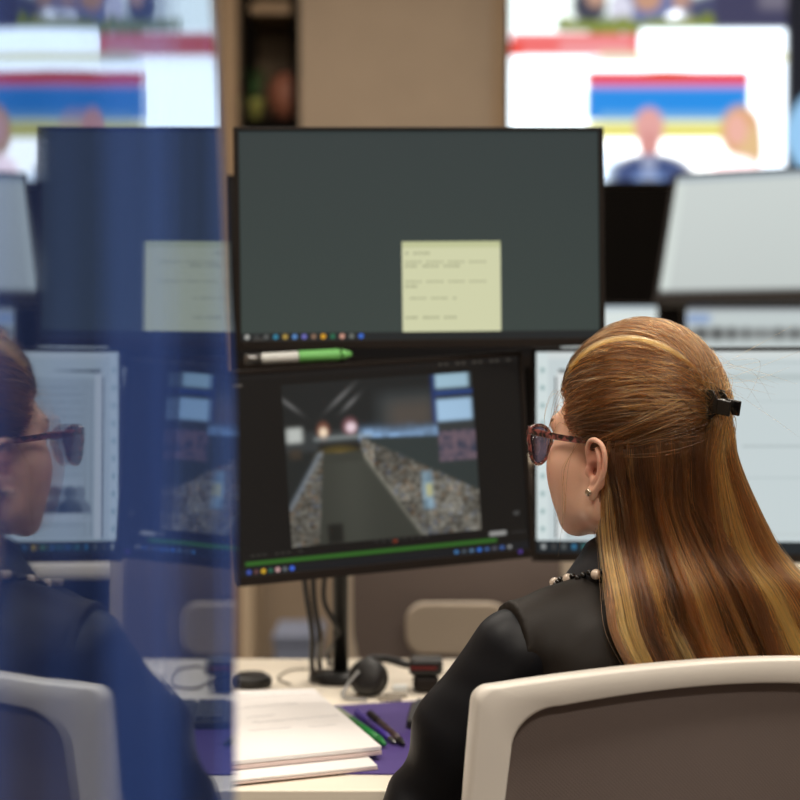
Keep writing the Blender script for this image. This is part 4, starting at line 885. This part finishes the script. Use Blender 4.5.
# upper, combed-back hair
T = np.linspace(0, 1, NP)
clumps = []
for _ in range(330):
    while True:
        v = rng.normal(size=3); v /= np.linalg.norm(v); p = np.array(CR_C)+v*np.array(CR_R)
        g_ = gline(p[2])
        if p[2] < .026+.0*p[0] and abs(p[1]) > .03 and p[0] > -.03: 
            if not (p[2] > .014 and 0.0 < p[0] < .04): continue
        if p[0] < g_ and p[2] > .020+.55*max(0, -p[0]) and rng.random() < (1.0 if p[0] > g_-.03 else .55): break
    clumps.append((v, p, rng.random()))
for (v, p, cr) in clumps:
    hsh = rng.random()
    for k in range(34):
        v2 = v+rng.normal(size=3)*.055; v2 /= np.linalg.norm(v2); p2 = np.array(CR_C)+v2*np.array(CR_R)
        if p2[0] > gline(p2[2])+.004: v2 = v
        e = ndir(CL+rng.normal(size=3)*np.array([.003, .011, .013]))
        dd = slerp(v2, e, T)
        om = math.acos(max(-1, min(1, float(v2 @ e))))
        lift = .006+.022*np.sin(np.pi*np.clip(T*.95+.03, 0, 1))**.8*min(1, om/1.0)*(.22+.78*np.clip(dd[:, 2], 0, 1)) + (rng.random()-.35)*.006 + (hsh-.5)*.008*np.sin(np.pi*T)*np.sin(np.pi*T)
        lift = lift*np.where(T > .8, 1-.25*(T-.8)*5, 1)
        lift[0] = .001
        lift[1] = .010; lift[2] = max(lift[2], .010)
        pos = np.array(CR_C)+dd*np.array(CR_R)+dd*lift[:, None]
        if rng.random() < .035: pos[-4:] += np.linspace(0, 1, 4)[:, None]*rng.normal(size=3)*.006
        fr = rng.random() < .045
        if fr: pos += (np.sin(T*3+rng.random()*6)*.008*T)[:, None]*rng.normal(size=3)
        strands.append(h2w(pos))
        kc_ = .03+.62*cr**2+.55*rng.random()**4; kk = np.clip(kc_+.26*T**2, 0, 1)
        if cr > .90: kk = np.clip(kk+.25, 0, 1)
        cols.append(np.array([hmix(x) for x in kk])); rads.append(.00030 if not fr else .00012)
# highlighted lock sweeping from the front over the crown to the clip
for k in range(34):
    v2 = ndir(np.array([.062, .055, .085])+rng.normal(size=3)*.0015); e = ndir(CL+np.array([0, .004, .014])); mid_ = ndir(np.array([-.02, .045, .128]))
    dd = slerp(v2, e, T)+(np.sin(np.pi*T)*.17)[:, None]*np.array([0, .0, .7]); dd /= np.linalg.norm(dd, axis=1, keepdims=True)
    lift = .014+.024*np.sin(np.pi*T)+rng.normal()*.0012; lift[0] = .004
    strands.append(h2w(np.array(CR_C)+dd*np.array(CR_R)+dd*lift[:, None])); cols.append(np.array([hmix(x) for x in np.clip(.62+.15*rng.random()+.1*T, 0, 1)])); rads.append(.0003)
# falling hair: control rows as functions of t in [-1,1] (left edge .. right edge as seen from the camera), d = depth layer 0 outer .. 1 inner
def rows(t, d):
    R = []
    def pt_(pl_, pr_, y, Yc, Ra, sl=0):
        Yc = Yc+sl*(t+1)/2; yr = 0
        px = pl_+(pr_-pl_)*(t+1)/2; return np.array(P(px, y+yr*(t+1)/2, Yc-Ra*math.sqrt(max(0, 1-t*t))*(1-d*.75)+.02*d))
    R.append(pt_(594, 748, 505, 2.035, .060))
    R.append(pt_(595, 776, 548, 2.035, .060))
    R.append(pt_(600, 812, 592, 1.985, .042, .035))
    R.append(pt_(608, 836, 635, 1.948, .018, .065))
    R.append(pt_(632, 852, 680, 1.930, .010, .080))
    R.append(pt_(655, 866, 722, 1.925, .008, .085))
    return R
NF = 26
fcl = []
for i in range(230):
    t = math.sin(rng.uniform(-1.57, 1.57))*.4+rng.uniform(-1, 1)*.6; d = rng.random()**1.6; fcl.append((t, d, rng.random(), 0))
for i in range(70): fcl.append((rng.uniform(.35, 1.0), rng.random()*.25, .15+.85*rng.random(), 1))
def golden(t): return min(1, sum(math.exp(-((t-c)/w_)**2) for c, w_ in ((-.92, .10), (-.50, .07), (-.18, .06), (.22, .06), (.55, .14), (.9, .08))))
for (t, d, cr, kind) in fcl:
    zoff = (rng.random()-.5)*.012; waves = rng.normal(size=(4,))*.0030; ph = rng.random(4)*6.28; tipcut = rng.uniform(.90, 1.0)
    ctr_end = rng.normal(size=3)*.004
    for k in range(62 if kind == 0 else 50):
        tt = float(np.clip(t+rng.normal()*.030, -1.02, 1.02)); dd_ = float(np.clip(d+rng.normal()*.06, 0, 1)); tc_ = max(-1, min(1, tt))
        R = rows(tc_, dd_)
        if kind == 0:
            # root on the scalp behind the ear, below the clip line
            ang = (tc_+1)/2; th = math.radians(100-16+ang*112)      # angle round the skull from the face direction, through the left side to the back
            u_ = math.cos(th); s__ = math.sin(th); z_ = .026+.050*ang+rng.normal()*.008-.02*d
            v = np.array([u_, s__, (z_-CR_C[2])/CR_R[2]]); hz_ = math.sqrt(max(.05, 1-v[2]**2)); v[0] *= hz_; v[1] *= hz_
            p0 = np.array(CR_C)+v*np.array(CR_R); n0 = v/np.linalg.norm(v)
            if p0[0] > -.014: p0[0] = -.014
            a0 = h2w(p0); a1 = h2w(p0+n0*.011*(1-.5*d)+np.array([-.003, 0, -.022]))
            ctrl = [a0, a1]+R
        else:
            a0 = h2w(CL+rng.normal(size=3)*np.array([.002, .006, .005])); a1 = h2w(CL+np.array([-.014, 0, -.014])+rng.normal(size=3)*.004); R2 = R
            ctrl = [a0, a1, a1*.45+R[0]*.55+np.array([.0, -.004, 0])]+R[1:]
        Cc = np.array(crom(ctrl, 4)); s0 = np.linspace(0, len(Cc)-1, NF)*(tipcut-rng.random()*.03); i0 = np.clip(s0.astype(int), 0, len(Cc)-2); f_ = (s0-i0)[:, None]
        pos = Cc[i0]*(1-f_)+Cc[i0+1]*f_
        TT = np.linspace(0, 1, NF)
        wv = (waves[0]*np.sin(TT*9+ph[0])+waves[1]*np.sin(TT*5+ph[1]))*TT; pos[:, 0] += wv; pos[:, 1] += zoff*np.sin(np.pi*TT*.8); pos[:, 1] += (waves[2]*np.sin(TT*7+ph[2]))*TT*.6
        pos += (ctr_end*TT[:, None])+rng.normal(size=3)*.0008
        fly = rng.random() < .02
        if fly: pos[:, 0] += (rng.normal()*.014)*TT**1.5*(np.sin(TT*4+rng.random()*3)); pos[:, 1] -= abs(rng.normal())*.006*TT
        strands.append(pos); g_ = golden(t)
        kk = .06+.40*cr**1.5+.55*g_*(.5+.5*cr)*(.25+.75*TT)+.30*TT**1.2*(.2+.8*cr)+.30*rng.random()**4-.25*(cr < .3)*TT
        if kind == 1: kk = .22+.62*cr**1.5+.28*TT*cr+.3*rng.random()**3
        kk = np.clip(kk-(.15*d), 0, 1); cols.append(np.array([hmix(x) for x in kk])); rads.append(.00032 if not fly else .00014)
# loose strands by the temple and cheek
for k in range(14):
    p0 = np.array([.058+rng.normal()*.008, .060+rng.normal()*.004, .055+rng.normal()*.012]); e = rng.normal(size=3)*.006
    pts = [p0, p0+np.array([.010, .004, .004])+e*.6, p0+np.array([.014, .008, -.020])+e*.8, p0+np.array([.008, .010, -.045-.02*rng.random()])+e*.9]
    if k > 9: pts = [(.03, .072, .02), (.036, .078, -.01), (.030, .080, -.045), (.026, .082, -.075+rng.normal()*.02)]; pts = [np.array(q_)+rng.normal(size=3)*.002 for q_ in pts]
    Cc = np.array(crom(pts, 6)); strands.append(h2w(Cc)); cols.append(np.tile(hmix(.45+.3*rng.random()), (len(Cc), 1))); rads.append(.00016)
for k in range(26):     # flyaways around the crown and clip
    a0 = np.array([-.08+rng.normal()*.012, rng.normal()*.03, .115+rng.normal()*.01]); d_ = np.array([-.5, rng.normal()*.4, rng.uniform(-.2, .5)]); d_ /= np.linalg.norm(d_); l_ = rng.uniform(.02, .05); c_ = rng.normal(size=3)*.012+np.array([0, 0, -.012])
    Cc = np.array(crom([a0-d_*.01, a0+d_*l_*.5, a0+d_*l_+c_, a0+d_*l_*1.3+c_*2.2], 5)); strands.append(h2w(Cc)); cols.append(np.tile(hmix(.5), (len(Cc), 1))); rads.append(.00010)
# core volumes
def f_core(p):
    q = p.astype(np.float32); d = ell(q, (CR_C[0]-.002, 0, CR_C[2]+.006), (CR_R[0]+.007, CR_R[1]+.006, CR_R[2]+.016))
    lim = np.interp(q[..., 2], [-.12, .012, .018, .030, .045, .062, .085, .105, .20], np.array([-.012, -.012, .012, .036, .052, .062, .078, .090, .095])-.006)
    d = smax(d, q[..., 0]-lim.astype(np.float32), .003); d = smax(d, -.06-q[..., 2], .01)
    d = smin(d, ell(q, (-.080, 0, .084), (.014, .024, .022)), .015)
    return d
V, Q = surface_nets(f_core, (-.13, -.1, -.08), (.12, .1, .16), .003); V = h2w(V)
# falling slab (closed grid)
tg = np.linspace(-.94, .94, 22); ny = None; Gf = []; Gb = []
for t in tg:
    for (dv, G_) in ((.42, Gf), (1.0, Gb)):
        R = rows(t, dv); ang = (t+1)/2; th = math.radians(88+ang*108); v = np.array([math.cos(th), math.sin(th), -.1]); p0 = np.array(CR_C)+v*np.array(CR_R)*(.96 if dv < .9 else .6); p0[0] = min(p0[0], -.018)
        c_ = np.array(crom([h2w(p0)]+R, 4)); G_.append(c_[:-3])
Gf = np.array(Gf); Gb = np.array(Gb)+np.array([0, .012, 0]); nt_, nr = Gf.shape[:2]
VV = np.concatenate([Gf.reshape(-1, 3), Gb.reshape(-1, 3)]); FF = []
idf = np.arange(nt_*nr).reshape(nt_, nr); idb = idf+nt_*nr
for i in range(nt_-1):
    for j in range(nr-1): FF.append((idf[i, j], idf[i, j+1], idf[i+1, j+1], idf[i+1, j])); FF.append((idb[i, j], idb[i+1, j], idb[i+1, j+1], idb[i, j+1]))
for j in range(nr-1): FF.append((idf[0, j], idb[0, j], idb[0, j+1], idf[0, j+1])); FF.append((idf[-1, j], idf[-1, j+1], idb[-1, j+1], idb[-1, j]))
for i in range(nt_-1): FF.append((idf[i, 0], idf[i+1, 0], idb[i+1, 0], idb[i, 0])); FF.append((idf[i, -1], idb[i, -1], idb[i+1, -1], idf[i+1, -1]))
hair = fastmesh('hair', np.concatenate([V, VV]), np.concatenate([Q, np.array(FF)+len(V)]), M_haircore, body, base=BASE)
hc = bpy.data.hair_curves.new('hair_strands'); sizes = [len(s_) for s_ in strands]; hc.add_curves(sizes)
P_ = np.concatenate(strands).astype(np.float32)-BASE.astype(np.float32)
hc.attributes['position'].data.foreach_set('vector', P_.ravel()) if 'position' in hc.attributes else None
ra = hc.attributes.get('radius') or hc.attributes.new('radius', 'FLOAT', 'POINT')
rr = np.concatenate([np.interp(np.linspace(0, 1, n_), [0, .7, 1], [1, 1, .35])*r_ for n_, r_ in zip(sizes, rads)]).astype(np.float32); ra.data.foreach_set('value', rr)
ca = hc.attributes.new('haircol', 'FLOAT_COLOR', 'POINT'); cc = np.concatenate(cols).astype(np.float32); ca.data.foreach_set('color', np.concatenate([cc, np.ones((len(cc), 1), np.float32)], 1).ravel())
hc.materials.append(M_hair); ho = bpy.data.objects.new('hair_strands', hc); C.objects.link(ho); ho.parent = hair
# hair claw
cp_ = Vector(h2w(CL+np.array([-.006, .004, .0]))); RM = Matrix(((Fp[0], Lx[0], Up[0]), (Fp[1], Lx[1], Up[1]), (Fp[2], Lx[2], Up[2])))
hcw = thing('hair_claw', 'small black hair claw holding the woman’s hair at the back', 'hair clip', cp_, RM.to_euler())
M_clip = mat('black glossy clip', L3(16, 14, 14), .18, spec=.7)
for s in (-1, 1):
    m_ = MB()
    m_.prism([(-.012, -.004), (-.004, .001), (.006, -.003), (.014, -.013), (.012, .010), (.006, .015), (-.006, .015), (-.012, .010)], .003, Matrix.Rotation(math.pi/2, 4, 'Y') @ Matrix.Rotation(math.pi/2, 4, 'Z'))
    o = MB(); 
    V = [(-.004, 0, -.015), (.004, 0, -.016), (.006, 0, .016), (-.002, 0, .016), (-.010, 0, .006), (-.010, 0, -.006)]
    o.add([(x, y+s*.009, z) for x, y, z in V]+[(x, y+s*.0125, z) for x, y, z in V], [(0, 1, 2, 3, 4, 5), (11, 10, 9, 8, 7, 6)]+[(i, (i+1) % 6, (i+1) % 6+6, i+6) for i in range(6)])
    for z in (-.012, -.006, 0, .006, .012): o.tube([(.003, s*.011, z), (.012, s*.009, z*1.05), (.016, s*.004, z*1.05)], [.0018, .0015, .0008], 6)
    jw = o.build('jaw', M_clip, hcw, bevel=.0008)
    MB().box((-.018, s*.0105, 0), (.018, .003, .017)).build('grip', M_clip, hcw, bevel=.0014)
MB().tube([(-.010, 0, -.008), (-.010, 0, .008)], .0035, 10).build('spring', M_metal, hcw, smooth=True)
MB().box((-.010, 0, 0), (.004, .022, .012)).build('hinge', M_clip, hcw, bevel=.001)

# ------------------------------------------------------------------ blue reflective partition beside the camera
GM = .1042; SL = -.0039
edge = [(1.186, .03), (1.186, 1.16), (1.182, 1.23), (1.160, 1.265), (1.133, 1.30), (1.112, 1.35), (1.093, 1.397), (1.065, 1.435), (1.035, 1.468), (.98, 1.51), (.90, 1.55), (.76, 1.575), (-.4, 1.575), (-.4, .03)]
pt = thing('glass_partition', 'blue tinted mirror-like glass partition at the left with a rounded corner', 'partition', (-GM, 0, 0), (0, 0, -math.atan(SL)*1.0))
# local y runs along the pane; surface at local x = 0
es = crom(edge[1:12], 5); poly = [edge[0]]+[tuple(p) for p in es]+[edge[12], edge[13]]
gp = MB(); n = len(poly)
gp.add([(0, y, z) for y, z in poly]+[(-.007, y, z) for y, z in poly], [tuple(range(n)), tuple(range(2*n-1, n-1, -1))]+[(i+n, (i+1) % n+n, (i+1) % n, i) for i in range(n)])
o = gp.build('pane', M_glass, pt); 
M_edge = mat('frosted tan edge', L3(190, 160, 125), .35)
es2 = [p for p in poly[:-2]]
MB().tube([(-.0035, y+.0012, z) for y, z in es2], .0030, 8).build('edge_strip', M_edge, pt, smooth=True)
for y in (-.2, .95): MB().box((-.0035, y, .02), (.3 if y < 0 else .16, .06, .04)).build('foot', M_metal, pt, bevel=.004)
